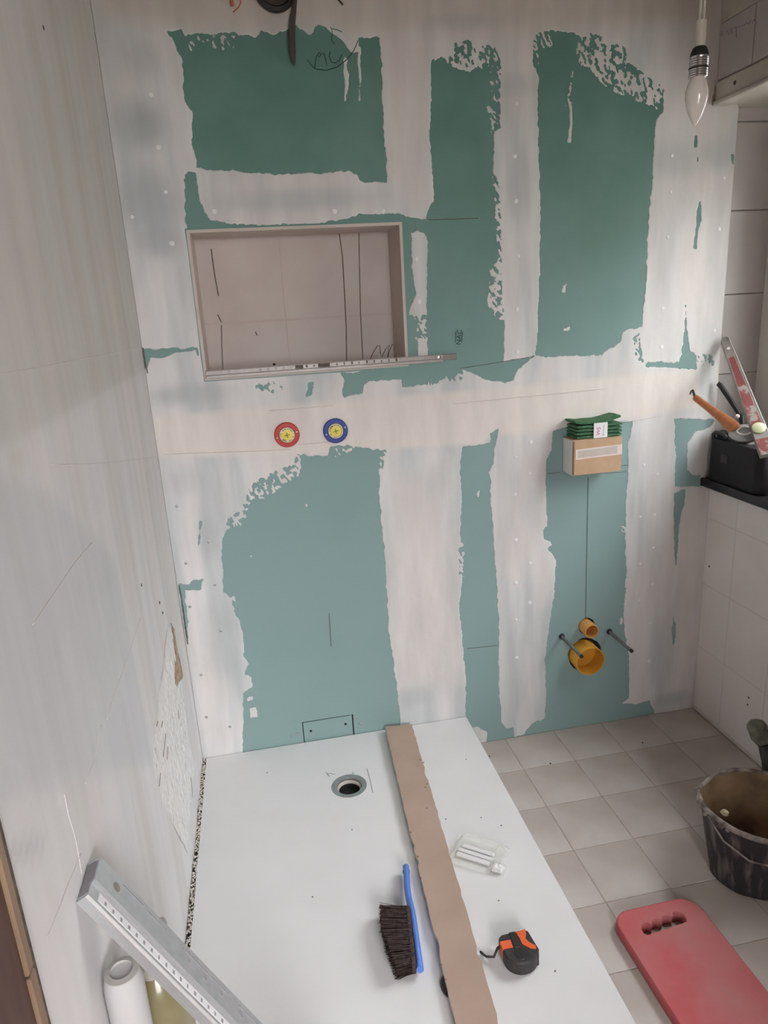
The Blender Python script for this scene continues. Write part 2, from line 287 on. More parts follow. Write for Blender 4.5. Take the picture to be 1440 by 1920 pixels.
# ------------------------------------------------------------------ numpy noise and outlines
def vnoise(X, Z, fx, fz, seed):
    r = np.random.default_rng(seed); T = r.random((256, 256))
    u = X*fx+37.3; v = Z*fz+11.7; i = np.floor(u).astype(int); j = np.floor(v).astype(int); a = u-i; b = v-j
    a = a*a*(3-2*a); b = b*b*(3-2*b); i0 = i % 256; i1 = (i+1) % 256; j0 = j % 256; j1 = (j+1) % 256
    return (T[i0,j0]*(1-a)+T[i1,j0]*a)*(1-b)+(T[i0,j1]*(1-a)+T[i1,j1]*a)*b
def fbm(X, Z, fx, fz, seed, octs=4):
    s = 0; amp = 1; t = 0
    for o in range(octs): s = s+amp*vnoise(X, Z, fx*2**o, fz*2**o, seed+o); t += amp; amp *= 0.55
    return s/t
def sdf(poly, X, Z):
    """signed distance, positive inside"""
    p = np.array(poly); d = np.full(X.shape, 1e9); ins = np.zeros(X.shape, bool); n = len(p)
    for k in range(n):
        a = p[k]; b = p[(k+1) % n]; e = b-a; L = max((e*e).sum(), 1e-12)
        t = np.clip(((X-a[0])*e[0]+(Z-a[1])*e[1])/L, 0, 1)
        d = np.minimum(d, (X-a[0]-t*e[0])**2+(Z-a[1]-t*e[1])**2)
        if a[1] != b[1]:
            c = ((a[1] > Z) != (b[1] > Z)) & (X < (b[0]-a[0])*(Z-a[1])/(b[1]-a[1])+a[0]); ins ^= c
    d = np.sqrt(d); return np.where(ins, d, -d)
def px_poly(l): return [PW(x, y) for x, y in l]

# ================================================================== THE SETTING
# ------------------------------------------------------------------ floor
FLOORY0, FLOORY1 = -2.45, 0.0
o = MB().box(-0.1, 2.08, FLOORY0-0.1, 0.25, -0.05, -0.0009).build('floor', M['floorgrout']); struct(o); floor = o
fx = [1.04+0.1835*k for k in range(-6, 5)]; fy = [0.008-0.1875*k for k in range(0, 14)]
tile_cache = {}
def tile_obj(x0, x1, y0, y1, parent, mat, name='tile'):
    g = 0.0013; key = (round(x1-x0,4), round(y1-y0,4), mat.name)
    if key not in tile_cache:
        hx, hy = (x1-x0)/2-g, (y1-y0)/2-g
        tile_cache[key] = MB().cbox(-hx, hx, -hy, hy, -0.006, 0.0, 0.0012).build(name, mat, parent)
        t = tile_cache[key]
    else:
        t = bpy.data.objects.new(name, tile_cache[key].data); COL.objects.link(t); t.parent = parent
    t.location = ((x0+x1)/2, (y0+y1)/2, 0); t.rotation_euler = (rng.normal(0,0.0012), rng.normal(0,0.0012), 0)
    return t
for i in range(len(fx)-1):
    for j in range(len(fy)-1):
        x0, x1 = max(fx[i], 0.0), min(fx[i+1], ROOMW); y1, y0 = min(fy[j], 0.0), max(fy[j+1], FLOORY0)
        if x1-x0 < 0.02 or y1-y0 < 0.02 or x1 < 0.80: continue     # under the tray: bare screed
        tile_obj(x0, x1, y0, y1, floor, M['floortile'])

# ------------------------------------------------------------------ back wall: studs/old wall, plasterboards, joint compound
wall = MB().box(-0.1, ROOMW+0.0, 0.19, 0.25, 0, CEIL).box(-0.1, -0.003, 0.0, 0.19, 0, CEIL).build('wall_back', M['niche']); struct(wall)
BT = 0.0125
def rect_holes(m, x0, x1, z0, z1, holes, circ=(), y0=0.0, y1=BT):
    """board from rectangles around rectangular holes; circular holes get their own ring cell"""
    cells = list(holes)+[(c[0]-c[2]*1.12, c[0]+c[2]*1.12, c[1]-c[2]*1.12, c[1]+c[2]*1.12) for c in circ]
    xs = sorted({x0, x1, *[v for h in cells for v in h[:2]]}); zs = sorted({z0, z1, *[v for h in cells for v in h[2:]]})
    for i in range(len(xs)-1):
        for j in range(len(zs)-1):
            a, b, c, d = xs[i], xs[i+1], zs[j], zs[j+1]; mx, mz = (a+b)/2, (c+d)/2
            if mx < x0 or mx > x1 or mz < z0 or mz > z1: continue
            if any(h[0] < mx < h[1] and h[2] < mz < h[3] for h in cells): continue
            m.box(a, b, y0, y1, c, d)
    for cx, cz, r in circ:
        R = r*1.12; n = 32; vs = []; fs = []
        for k in range(n):
            t = 2*math.pi*(k+0.5)/n; cs, sn = math.cos(t), math.sin(t); q = R/max(abs(cs), abs(sn))
            rr = r*(1+0.03*math.sin(5*t)+0.02*math.sin(11*t))
            vs += [(cx+q*cs, y0, cz+q*sn), (cx+rr*cs, y0, cz+rr*sn), (cx+rr*cs, y1, cz+rr*sn), (cx+q*cs, y1, cz+q*sn)]
        corners = []
        for k in range(n):
            k2 = (k+1) % n; fs += [(4*k, 4*k2, 4*k2+1, 4*k+1), (4*k+1, 4*k2+1, 4*k2+2, 4*k+2), (4*k+2, 4*k2+2, 4*k2+3, 4*k+3)]
            # corner triangle
            a = vs[4*k]; b = vs[4*k2]
            if abs(a[0]-b[0]) > 1e-6 and abs(a[2]-b[2]) > 1e-6:
                o = len(vs); cxx = cx+math.copysign(R, a[0]-cx+b[0]-cx); czz = cz+math.copysign(R, a[2]-cz+b[2]-cz)
                corners.append((4*k, 4*k2, (cxx, y0, czz)))
        for ka, kb, c in corners: vs.append(c); fs.append((ka, len(vs)-1, kb))
        m.add(vs, fs)
    return m
G = 0.00008
BSPL = 0.79; SEAM1 = 1.748; SEAM2 = 1.165
AX0, AX1, AZ1 = 0.332, 0.504, 0.192                                # cut-out hatch
BIGP = (1.338, 0.290, 0.062); SMALLP = (1.342, 0.398, 0.030)
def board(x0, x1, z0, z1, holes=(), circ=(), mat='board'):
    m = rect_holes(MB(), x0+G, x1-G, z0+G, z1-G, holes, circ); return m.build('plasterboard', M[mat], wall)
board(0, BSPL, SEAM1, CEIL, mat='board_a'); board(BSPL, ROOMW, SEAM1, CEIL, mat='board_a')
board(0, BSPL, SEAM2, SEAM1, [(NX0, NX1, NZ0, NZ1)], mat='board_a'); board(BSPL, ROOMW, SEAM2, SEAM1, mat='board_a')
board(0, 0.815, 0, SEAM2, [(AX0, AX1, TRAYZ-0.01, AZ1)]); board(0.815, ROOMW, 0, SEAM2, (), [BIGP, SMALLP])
o = MB().box(0, ROOMW, BT+0.002, BT+0.012, 0.0, 1.2).build('stud_lining', M['blackgap'], wall)
# hatch cut into the board above the tray
tl, tr_, br_ = PW(567,1353), PW(662,1341), PW(665,1377)
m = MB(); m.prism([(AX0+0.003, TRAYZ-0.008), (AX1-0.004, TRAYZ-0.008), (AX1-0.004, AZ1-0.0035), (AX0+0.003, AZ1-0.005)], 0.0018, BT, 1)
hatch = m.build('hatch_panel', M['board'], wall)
for px, py in ((583,1371), (648,1358)):
    x, z = PW(px, py); MB().lathe([(0.0042,0), (0.0042,0.0012), (0.002,0.0018)], (x, 0.0018, z), (0,-1,0), 10).build('screw', M['blackgap'], hatch, smooth=False)

# --- outlines of bare green board between the joint compound (traced in photo pixels, carried onto the wall plane)
GREEN = [
 [(314,59),(340,54),(345,70),(370,64),(400,70),(435,65),(480,70),(490,57),(510,65),(532,60),(555,47),(580,66),(588,60),(595,45),(608,52),(622,62),(645,80),(655,98),(664,100),(672,97),(673,72),(712,69),(717,150),(718,200),(721,260),(726,343),(700,341),(675,340),(668,328),(662,322),(640,320),(600,326),(550,327),(480,325),(430,319),(365,317),(367,300),(356,270),(361,250),(360,210),(345,185),(342,115),(330,90)],
 [(346,328),(354,321),(367,323),(372,350),(375,375),(382,395),(395,412),(435,419),(480,422),(560,420),(600,418),(655,408),(675,403),(720,402),(750,401),(770,408),(800,413),(803,385),(812,378),(811,330),(806,250),(807,200),(809,112),(830,110),(850,112),(870,108),(895,104),(920,108),(937,128),(935,140),(932,160),(927,200),(925,225),(927,260),(925,320),(931,360),(935,390),(935,450),(938,480),(934,510),(938,560),(945,600),(945,660),(944,678),(1003,667),(996,673),(982,684),(969,698),(962,713),(947,716),(915,713),(889,702),(869,693),(862,704),(858,710),(800,719),(754,727),(755,710),(692,714),(683,722),(680,737),(660,741),(645,745),(642,737),(645,714),(640,700),(764,688),(758,600),(754,500),(752,440),(751,424),(350,432),(346,400)],
 [(268,654),(300,654),(335,650),(340,655),(372,648),(376,672),(368,668),(365,658),(345,659),(325,663),(305,671),(282,672),(277,690),(272,690)],
 [(1003,667),(1007,620),(1010,560),(1012,480),(1013,400),(1010,300),(1008,200),(1010,150),(1002,120),(1003,85),(1012,66),(1040,58),(1075,62),(1090,75),(1120,85),(1150,100),(1180,120),(1215,145),(1243,165),(1243,205),(1232,225),(1230,240),(1228,260),(1222,330),(1215,420),(1212,480),(1210,540),(1203,612),(1178,618),(1167,622),(1164,640),(1151,651),(1133,660),(1129,667),(1084,667),(1049,668),(1013,669)],
 [(1284,604),(1285,573),(1287,618),(1291,644),(1295,658),(1309,667),(1307,680),(1304,693),(1244,689),(1209,687),(1213,679),(1273,680),(1278,664),(1282,630)],
 [(1312,379),(1315,400),(1314,414),(1309,437),(1304,466),(1299,466),(1302,431),(1307,393)],
 [(1302,255),(1306,255),(1306,275),(1302,275)], [(1306,292),(1310,296),(1308,306),(1311,315),(1306,312)], [(1371,290),(1376,292),(1377,310),(1372,309)],
 [(490,719),(530,716),(522,738),(510,732),(497,726)], [(577,716),(589,715),(586,740),(575,742),(578,730)],
 [(557,850),(575,854),(600,855),(614,852),(620,838),(655,836),(680,841),(721,845),(712,862),(710,880),(711,925),(715,975),(719,1010),(722,1045),(725,1110),(730,1185),(737,1245),(745,1300),(751,1380),(740,1420),(600,1450),(456,1470),(456,1300),(472,1289),(470,1270),(458,1265),(466,1245),(455,1230),(457,1210),(450,1165),(437,1145),(437,1122),(420,1110),(415,1050),(417,1010),(422,992),(435,975),(455,965),(462,945),(470,915),(490,900),(520,887),(550,875)],
 [(865,837),(898,834),(917,829),(919,812),(934,805),(927,843),(925,868),(915,885),(921,906),(919,935),(925,989),(927,1043),(932,1114),(936,1177),(934,1231),(936,1314),(940,1356),(950,1366),(961,1364),(966,1382),(982,1377),(1000,1356),(1021,1347),(1023,1302),(1021,1231),(1030,1177),(1040,1106),(1042,1052),(1030,1037),(1017,1010),(1017,993),(1025,985),(1023,927),(1023,864),(1032,843),(1036,808),(1060,801),(1165,791),(1187,788),(1183,810),(1177,835),(1177,885),(1173,947),(1171,997),(1173,1043),(1173,1093),(1169,1168),(1180,1239),(1180,1308),(1167,1319),(1192,1320),(1217,1314),(1227,1336),(1227,1390),(960,1440),(913,1440),(913,1374),(894,1362),(873,1366),(873,1281),(869,1210),(861,1143),(869,1060),(863,1010),(865,947),(863,885)],
 [(1263,785),(1300,785),(1340,787),(1332,802),(1302,810),(1288,831),(1286,881),(1298,893),(1313,891),(1315,912),(1265,912),(1266,850)],
 [(1263,925),(1286,916),(1282,947),(1273,981),(1271,1031),(1267,1066),(1263,1010)], [(1263,1156),(1267,1177),(1265,1206),(1259,1222),(1260,1180)],
 [(333,1095),(355,1095),(362,1087),(380,1086),(378,1105),(370,1108),(346,1106),(350,1150),(354,1212),(348,1190),(341,1140)], [(372,972),(380,978),(376,1000),(372,1022)],
]
WHITE = [  # compound islands on the bare board
 [(645,105),(651,110),(650,130),(654,140),(652,165),(648,190),(645,190),(646,150),(644,130)], [(671,85),(676,90),(675,125),(678,140),(676,160),(675,190),(673,188),(674,150),(671,120)],
 [(770,437),(782,432),(797,437),(802,455),(800,530),(800,590),(782,594),(767,590),(770,575),(780,550),(772,505),(772,470)], [(783,634),(801,632),(803,678),(784,680)],
 [(1068,190),(1072,195),(1074,230),(1070,268),(1064,265),(1068,230)], [(915,520),(935,515),(940,575),(920,580),(912,560),(924,545)], [(912,200),(925,195),(924,252),(914,250),(918,225)],
 [(1055,535),(1062,532),(1060,548),(1053,550)], [(1058,616),(1068,613),(1066,619),(1057,620)],
 [(459,1273),(471,1270),(470,1277),(460,1279)], [(461,1309),(476,1304),(474,1311),(464,1315)], [(467,1328),(480,1326),(483,1344),(470,1346)],
 [(1173,1085),(1180,1086),(1178,1100),(1171,1102)], [(1163,1158),(1168,1160),(1166,1172),(1161,1170)], [(1014,1010),(1030,1014),(1034,1022),(1024,1030),(1015,1024)],
 [(893,925),(899,918),(897,936)], [(573,946),(577,945),(577,950),(573,950)], [(467,1040),(472,1043),(468,1045)],
]
STIP = [  # torn, stippled trowel edges (outline, share of white)
 ([(815,112),(838,100),(850,75),(885,70),(905,80),(930,80),(942,130),(934,150),(905,135),(880,140),(845,128)], 0.50),
 ([(1085,70),(1100,55),(1135,65),(1128,80),(1178,80),(1175,130),(1200,140),(1243,165),(1243,215),(1220,205),(1180,190),(1155,180),(1130,165),(1100,130),(1080,130),(1070,200),(1060,200),(1066,130)], 0.52),
 ([(998,70),(1015,58),(1040,58),(1045,90),(1012,100),(1012,128),(998,125)], 0.40),
 ([(460,960),(462,930),(470,908),(520,880),(552,872),(558,856),(570,862),(568,890),(545,905),(520,925),(500,938),(470,940)], 0.45),
 ([(422,992),(425,965),(440,950),(466,940),(464,962),(458,990)], 0.62),
 ([(1182,631),(1200,622),(1210,680),(1200,690),(1188,668)], 0.5), ([(1304,690),(1308,662),(1330,660),(1345,668),(1340,690)], 0.62),
 ([(777,594),(802,594),(802,634),(778,634)], 0.55), ([(924,330),(934,330),(942,470),(936,480),(928,440)], 0.50), ([(918,500),(940,480),(944,600),(930,600),(912,570)], 0.6),
 ([(860,695),(870,690),(866,712),(800,722),(805,714)], 0.42), ([(858,1020),(872,1015),(872,1080),(860,1080)], 0.5), ([(622,845),(630,838),(670,842),(660,852),(640,856),(625,862)], 0.45),
 ([(480,718),(535,716),(530,740),(500,740),(470,730)], 0.7), ([(712,850),(724,846),(718,880),(710,878)], 0.4), ([(430,1110),(442,1115),(440,1150),(434,1140)], 0.5),
 ([(340,68),(440,62),(445,100),(400,110),(350,100)], 0.18), ([(1162,985),(1174,985),(1174,1000),(1164,1000)], 0.5), ([(905,105),(938,100),(940,240),(915,250),(922,180)], 0.30),
 ([(1335,640),(1340,640),(1340,700),(1335,700)], 0.0),
]
H = 0.0026
gx = np.arange(0.0, ROOMW+1e-6, ROOMW/int(ROOMW/H)); gz = np.arange(0.0, CEIL+1e-6, CEIL/int(CEIL/H))
GXX, GZZ = np.meshgrid(gx, gz, indexing='ij')
field = np.full(GXX.shape, -0.05)
def apply(poly, op):
    w = np.array(poly); mg = 0.05
    i0, i1 = np.searchsorted(gx, [w[:,0].min()-mg, w[:,0].max()+mg]); j0, j1 = np.searchsorted(gz, [w[:,1].min()-mg, w[:,1].max()+mg])
    sl = (slice(max(i0,0), i1), slice(max(j0,0), j1))
    if field[sl].size: field[sl] = op(field[sl], sdf(w, GXX[sl], GZZ[sl]), GXX[sl], GZZ[sl])
for g in GREEN: apply(px_poly(g), lambda f, s, X, Z: np.maximum(f, np.clip(s, -0.05, 0.05)))
edge = (fbm(GXX, GZZ, 90, 60, 3, 3)-0.5)*0.010 + (fbm(GXX, GZZ, 14, 9, 9, 2)-0.5)*0.006
field = field + edge
for g in WHITE: apply(px_poly(g), lambda f, s, X, Z: np.minimum(f, -s+(fbm(X, Z, 160, 110, 5, 2)-0.5)*0.006))
nz = fbm(GXX*0.90+GZZ*0.42, GZZ*0.90-GXX*0.42, 165, 95, 21, 2)
for g, share in STIP:
    if share <= 0: continue
    def op(f, s, X, Z, share=share):
        i0 = np.searchsorted(gx, X[0,0]); j0 = np.searchsorted(gz, Z[0,0]); n = nz[i0:i0+X.shape[0], j0:j0+X.shape[1]]
        st = np.clip((s+0.008)/0.016, 0, 1)
        return f*(1-st)+st*((n-(0.5-(0.5-share)*0.55))*0.035)
    apply(px_poly(g), op)
# niche and hatch stay open, pipes too
def carve(x0, x1, z0, z1):
    global field
    field = np.where((GXX > x0) & (GXX < x1) & (GZZ > z0) & (GZZ < z1), 0.03, field)
carve(NX0-0.002, NX1+0.002, NZ0-0.002, NZ1+0.004); carve(AX0-0.01, AX1+0.01, 0, AZ1+0.008)
field[:, -1] = -0.02
# --- thin or thick coats: tint on the compound
CREAM = np.array([0.785,0.725,0.67]); WHT = np.array([0.735,0.715,0.705]); GREY = np.array([0.540,0.572,0.575]); PINK = np.array([0.73,0.675,0.645])
def soft(poly, X, Z, s): return np.clip(sdf(px_poly(poly), X, Z)/s*0.5+0.5, 0, 1)
def blob(px, py, rx, rz, X, Z):
    x, z = PW(px, py); return np.exp(-(((X-x)/rx)**2+((Z-z)/rz)**2)**1.5)
def mixin(c, col, a): return c*(1-a[...,None])+np.array(col)*a[...,None]
tint = np.broadcast_to(WHT, GXX.shape+(3,)).copy()
st = fbm(GXX, GZZ, 13, 1.6, 41, 4); tint = mixin(tint, GREY, np.clip((st-0.47)*3.6, 0, 0.75))
st = fbm(GXX, GZZ, 5, 3, 55, 3); tint = mixin(tint, PINK, np.clip((st-0.5)*4, 0, 0.6))
tint = mixin(tint, CREAM, 0.95*soft([(285,782),(600,755),(1000,722),(1300,692),(1315,760),(1180,785),(1030,808),(920,818),(905,832),(700,842),(560,852),(300,856)], GXX, GZZ, 0.010))
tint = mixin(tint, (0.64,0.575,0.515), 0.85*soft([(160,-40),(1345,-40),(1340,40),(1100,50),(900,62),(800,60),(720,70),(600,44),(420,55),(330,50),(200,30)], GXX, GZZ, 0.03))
tint = mixin(tint, PINK, 0.8*soft([(722,70),(806,70),(806,400),(728,330)], GXX, GZZ, 0.02)); tint = mixin(tint, PINK, 0.8*soft([(735,900),(830,880),(840,1200),(860,1280),(760,1290)], GXX, GZZ, 0.05))
for px, py, rx, rz, a in ((265,235,0.07,0.06,0.85),(285,380,0.08,0.10,0.8),(300,455,0.06,0.04,0.6),(260,110,0.05,0.05,0.4),(420,1200,0.05,0.16,0.55),(390,1010,0.03,0.06,0.5),(870,40,0.10,0.02,0.5),(560,375,0.22,0.03,0.6),(975,350,0.04,0.10,0.5),(970,160,0.05,0.03,0.5),(1270,300,0.13,0.05,0.55),(1350,290,0.05,0.05,0.6),(1250,480,0.03,0.14,0.3),(350,740,0.12,0.03,0.7),(760,1310,0.08,0.04,0.5),(1240,1230,0.05,0.16,0.6),(1255,1310,0.08,0.03,0.7),(990,1150,0.02,0.16,0.5),(1000,950,0.03,0.12,0.4),(820,900,0.05,0.06,0.35),(345,900,0.05,0.05,0.4)):
    tint = mixin(tint, GREY*(0.80 if py < 480 and px < 400 else 0.88), a*blob(px, py, rx, rz, GXX, GZZ))
# --- split the coat into the strips it was trowelled in
SEEDS = [((200,40),(300,640)), ((320,20),(1330,30)), ((765,120),(770,390)), ((385,370),(720,372)), ((972,120),(972,660)), ((1250,250),(1240,660)), ((1340,230),(1325,660)),
         ((285,800),(1320,735)), ((330,900),(420,1390)), ((790,880),(815,1350)), ((970,850),(985,1360)), ((1215,810),(1200,1320)), ((1295,940),(1285,1330)), ((785,440),(790,680))]
best = np.full(GXX.shape, 1e9); region = np.zeros(GXX.shape, int)
for k, (a, b) in enumerate(SEEDS):
    a = np.array(PW(*a)); b = np.array(PW(*b)); e = b-a; t = np.clip(((GXX-a[0])*e[0]+(GZZ-a[1])*e[1])/(e@e), 0, 1)
    d = np.hypot(GXX-a[0]-t*e[0], GZZ-a[1]-t*e[1])+(fbm(GXX, GZZ, 30, 30, 77, 2)-0.5)*0.03; c = d < best; best[c] = d[c]; region[c] = k
COATY = -0.0005
ins = field < 0
nx, nzn = GXX.shape
c00, c10, c11, c01 = ins[:-1,:-1], ins[1:,:-1], ins[1:,1:], ins[:-1,1:]
cnt = c00.astype(int)+c10+c11+c01
reg_c = region[:-1,:-1]
relief = (fbm(GXX, GZZ, 9, 4, 91, 3)-0.5)*0.0008
for k in range(len(SEEDS)):
    full = np.argwhere((cnt == 4) & (reg_c == k)); part = np.argwhere((cnt > 0) & (cnt < 4) & (reg_c == k))
    if len(full)+len(part) < 4: continue
    idx = {}; V = []; T = []; F = []; SK = []
    def node(i, j):
        key = (i, j)
        if key not in idx: idx[key] = len(V); V.append((gx[i], COATY-relief[i,j]-0.0005, gz[j])); T.append(tint[i,j])
        return idx[key]
    def cross(i, j, i2, j2):
        if (i2, j2) < (i, j): i, j, i2, j2 = i2, j2, i, j
        key = (i, j, i2, j2)
        if key not in idx:
            f0, f1 = field[i,j], field[i2,j2]; t = f0/(f0-f1) if f0 != f1 else 0.5
            idx[key] = len(V); V.append((gx[i]+(gx[i2]-gx[i])*t, COATY, gz[j]+(gz[j2]-gz[j])*t)); T.append(tint[i,j])
        return idx[key]
    for i, j in full: F.append((node(i,j), node(i+1,j), node(i+1,j+1), node(i,j+1)))
    for i, j in part:
        cs = [(i,j), (i+1,j), (i+1,j+1), (i,j+1)]; poly = []; xs = []
        for a in range(4):
            p, q = cs[a], cs[(a+1) % 4]
            if ins[p]: poly.append(node(*p))
            if ins[p] != ins[q]: v = cross(*p, *q); poly.append(v); xs.append((v, ins[p]))
        if len(poly) >= 3: F.append(tuple(poly))
        outs = [v for v, o_ in xs if o_]; inn = [v for v, o_ in xs if not o_]
        if len(outs) == 1 and len(inn) == 1: SK.append((outs[0], inn[0]))
    n0 = len(V); low = {}
    for a, b in SK:
        for v in (a, b):
            if v not in low: low[v] = len(V); V.append((V[v][0], 0.0, V[v][2])); T.append(T[v])
        F.append((a, low[a], low[b], b))
    me = bpy.data.meshes.new('joint_compound'); me.from_pydata(V, [], F); me.update()
    ca = me.color_attributes.new('tint', 'FLOAT_COLOR', 'POINT'); T = np.array(T); ca.data.foreach_set('color', np.c_[T, np.ones(len(T))].ravel().astype(np.float32))
    link('joint_compound', me, M['compound'], wall, smooth=True)

# --- filled screw spots and bare screw heads
spot = None
SPOTS = [(297,276),(311,360),(322,456),(248,407),(283,178),(402,397),(627,397),(718,395),(968,194),(965,293),(967,377),(972,480),(969,580),(970,660),(1257,360),(1252,445),(1357,334),(1348,430),(1242,578),(1240,651),(1340,620),(781,486),(786,566),(791,667),
         (967,857),(995,829),(994,887),(966,927),(967,1012),(994,1056),(967,1093),(993,1130),(967,1162),(969,1233),(1200,969),(1227,964),(1225,1027),(1200,1057),(1223,1095),(1199,1125),(1219,1168),(1217,1239),(1232,889),(1207,872),(1260,292)]
def inst(src, name, parent, loc, rot=(0,0,0), sc=1.0):
    o = bpy.data.objects.new(name, src.data); COL.objects.link(o); o.parent = parent; o.location = loc; o.rotation_euler = rot; o.scale = (sc,sc,sc); return o
for px, py in SPOTS:
    x, z = PW(px, py); s = rng.uniform(0.75, 1.15)
    if spot is None: spot = MB().lathe([(0.0068,-0.0008), (0.0062,0.0002), (0.0035,0.0006)], (0,0,0), (0,-1,0), 12).build('screw_spot', M['filler'], wall, smooth=True); spot.location = (x, -0.0014, z)
    else: inst(spot, 'screw_spot', wall, (x, -0.0014, z), (0, rng.uniform(0,6), 0), s)
scr = None
for px, py in [(332,949),(391,1016),(349,1056),(403,1096),(356,1137),(414,1182),(377,1265),(387,1344),(431,1362),(547,1379),(558,1376),(676,1355),(668,1345)]:
    x, z = PW(px, py)
    if scr is None: scr = MB().lathe([(0.0046,0), (0.0046,0.0012), (0.0032,0.0016), (0.0030,0.0006), (0.0005,0.0006)], (0,0,0), (0,-1,0), 12).build('screw_head', M['screw'], wall); scr.location = (x, -0.0014, z)
    else: inst(scr, 'screw_head', wall, (x, -0.0014, z), (0, rng.uniform(0,6), 0))
# --- pencil lines, seams, writing on the board
def stroke(pts, r, name, mat, parent, ax=1, val=-0.0006, flat=0.3):
    q = [P(x, y, ax, val) for x, y in pts]
    return MB().tube(q, r, 5).build(name, mat, parent)
SEAML = [([(803,412),(850,411),(897,409)],0.0010), ([(862,691),(900,685),(950,677),(1003,668)],0.0009), ([(1103,895),(1101,1000),(1099,1100),(1098,1160)],0.0010), ([(617,1150),(619,1180),(621,1212)],0.0010),
         ([(876,1216),(900,1214),(933,1210)],0.0008), ([(1025,888),(1050,886)],0.0008), ([(1165,873),(1177,872)],0.0008), ([(1135,888),(1175,884)],0.0006)]
for pts, r in SEAML: stroke(pts, r, 'pencil_line', M['pencil'], wall)
for pts, r in [([(305,852),(380,849),(480,846),(545,843)],0.0011), ([(505,770),(560,766),(625,760)],0.0013), ([(560,834),(600,830),(650,824)],0.0012), ([(850,757),(1000,742),(1140,728)],0.0010), ([(1130,794),(1180,790),(1240,780)],0.0009)]:
    stroke(pts, r, 'trowel_line', M['softgrout'], wall, val=-0.0022)
for pts in ([(577,112),(583,122),(590,128),(596,130)], [(590,128),(593,108),(597,100),(600,99)], [(598,108),(602,101),(608,100),(611,112),(613,123)], [(619,97),(617,106),(622,117),(629,118),(636,113),(642,101)], [(596,130),(612,132),(632,126),(650,112),(662,97),(668,85),(671,76)], [(620,50),(623,60),(622,75),(627,83)], [(622,54),(632,56),(641,60)]):
    stroke(pts, 0.0011, 'pen_stroke', M['ink'], wall)
me = text_mesh('NAC', 0.021); o = link('stamped_lettering', me, M['ink'], wall); x, z = PW(861, 632); o.location = (x, -0.0006, z); o.rotation_euler = (math.pi/2, math.radians(-84), 0)
for dx in (-6, 6): stroke([(861+dx,623),(860+dx,642)], 0.0009, 'stamp_bar', M['ink'], wall)

# ------------------------------------------------------------------ niche: lining, old tiles, marker lines
m = MB(); L = 0.008
m.box(NX0-0.0, NX0+L, -0.0012, ND, NZ0, NZ1); m.box(NX1-L, NX1, -0.0012, ND, NZ0, NZ1); m.box(NX0, NX1, -0.0015, ND, NZ1-L, NZ1); m.box(NX0, NX1, -0.0008, ND, NZ0, NZ0+L*0.6)
m.build('niche_lining', M['niche'], wall)
MB().box(NX0, NX1, ND+0.0005, ND+0.02, NZ0, NZ1).build('niche_back', M['nichejoint'], wall)
def PN(x, y): return P(x, y, 1, ND)
jx = PN(532, 560)[0]; jx2 = PN(660, 560)[0]; jz = PN(560, 598)[2]
xs = [NX0+L, jx, NX1-L]; zs = [NZ0+0.005, jz, NZ1-L]
for i in range(2):
    for j in range(2):
        MB().cbox(xs[i]+0.0015, xs[i+1]-0.0015, ND, ND+0.006, zs[j]+0.003, zs[j+1]-0.003, 0.0004).build('tile', M['nichetile'], wall)
for pts, r in [([(388,447),(420,444),(440,442)],0.0015), ([(503,440),(560,437),(612,436)],0.0018), ([(622,433),(650,432),(667,434)],0.0016), ([(636,437),(642,480),(646,550),(649,610),(650,690)],0.0016), ([(673,436),(674,500),(676,590),(681,690)],0.0014),
               ([(396,467),(400,500),(405,530),(410,555)],0.0016), ([(408,590),(412,598),(415,604)],0.0016), ([(415,610),(416,650),(418,698)],0.0013), ([(479,622),(482,629)],0.0016), ([(692,680),(700,660),(708,648),(712,648),(713,662),(716,669),(723,655),(730,646),(728,660),(727,670)],0.0013), ([(727,670),(731,656),(736,645)],0.0012)]:
    q = [P(x, y, 1, ND-0.0006) for x, y in pts]; MB().tube(q, r, 5).build('marker_line', M['pencil'], wall)
q = P(514, 683, 1, ND); MB().lathe([(0.0042,0), (0.0042,0.001)], (q[0], q[1], q[2]), (0,-1,0), 12).build('drill_hole', M['blackgap'], wall)

# ------------------------------------------------------------------ left wall (plastered over), broken corner, gritty tray joint
JY = -1.452
yy = np.linspace(JY, 0.0, 110); zz = np.linspace(0, CEIL, 170); YY, ZZ = np.meshgrid(yy, zz, indexing='ij')
def PL(x, y): q = P(x, y, 0, 0.0); return (q[1], q[2])
tl_ = np.broadcast_to(np.array([0.745,0.725,0.72]), YY.shape+(3,)).copy()
st = fbm(YY+0.06*ZZ, ZZ, 9, 0.7, 61, 4); tl_ = mixin(tl_, (0.69,0.66,0.64), np.clip((st-0.46)*5, 0, 0.8))
st = fbm(YY-0.05*ZZ, ZZ, 6, 0.9, 67, 4); tl_ = mixin(tl_, (0.775,0.725,0.71), np.clip((st-0.5)*6, 0, 0.8))
def lpoly(l): return [PL(x, y) for x, y in l]
def lsoft(l, s): return np.clip(sdf(lpoly(l), YY, ZZ)/s*0.5+0.5, 0, 1)
tl_ = mixin(tl_, (0.635,0.640,0.65), 0.8*lsoft([(-40,1515),(60,1480),(170,1455),(285,1432),(262,1300),(240,1180),(215,1050),(170,1000),(110,940),(40,900),(-60,890)], 0.012))
tl_ = mixin(tl_, (0.72,0.71,0.70), 0.8*lsoft([(320,1170),(345,1280),(360,1420),(372,1440),(355,1600),(335,1560),(300,1480),(290,1380),(300,1280)], 0.015))
tl_ = mixin(tl_, (0.55,0.54,0.55), 0.6*lsoft([(20,1585),(60,1570),(85,1572),(88,1588),(60,1608),(30,1618),(15,1605)], 0.006))
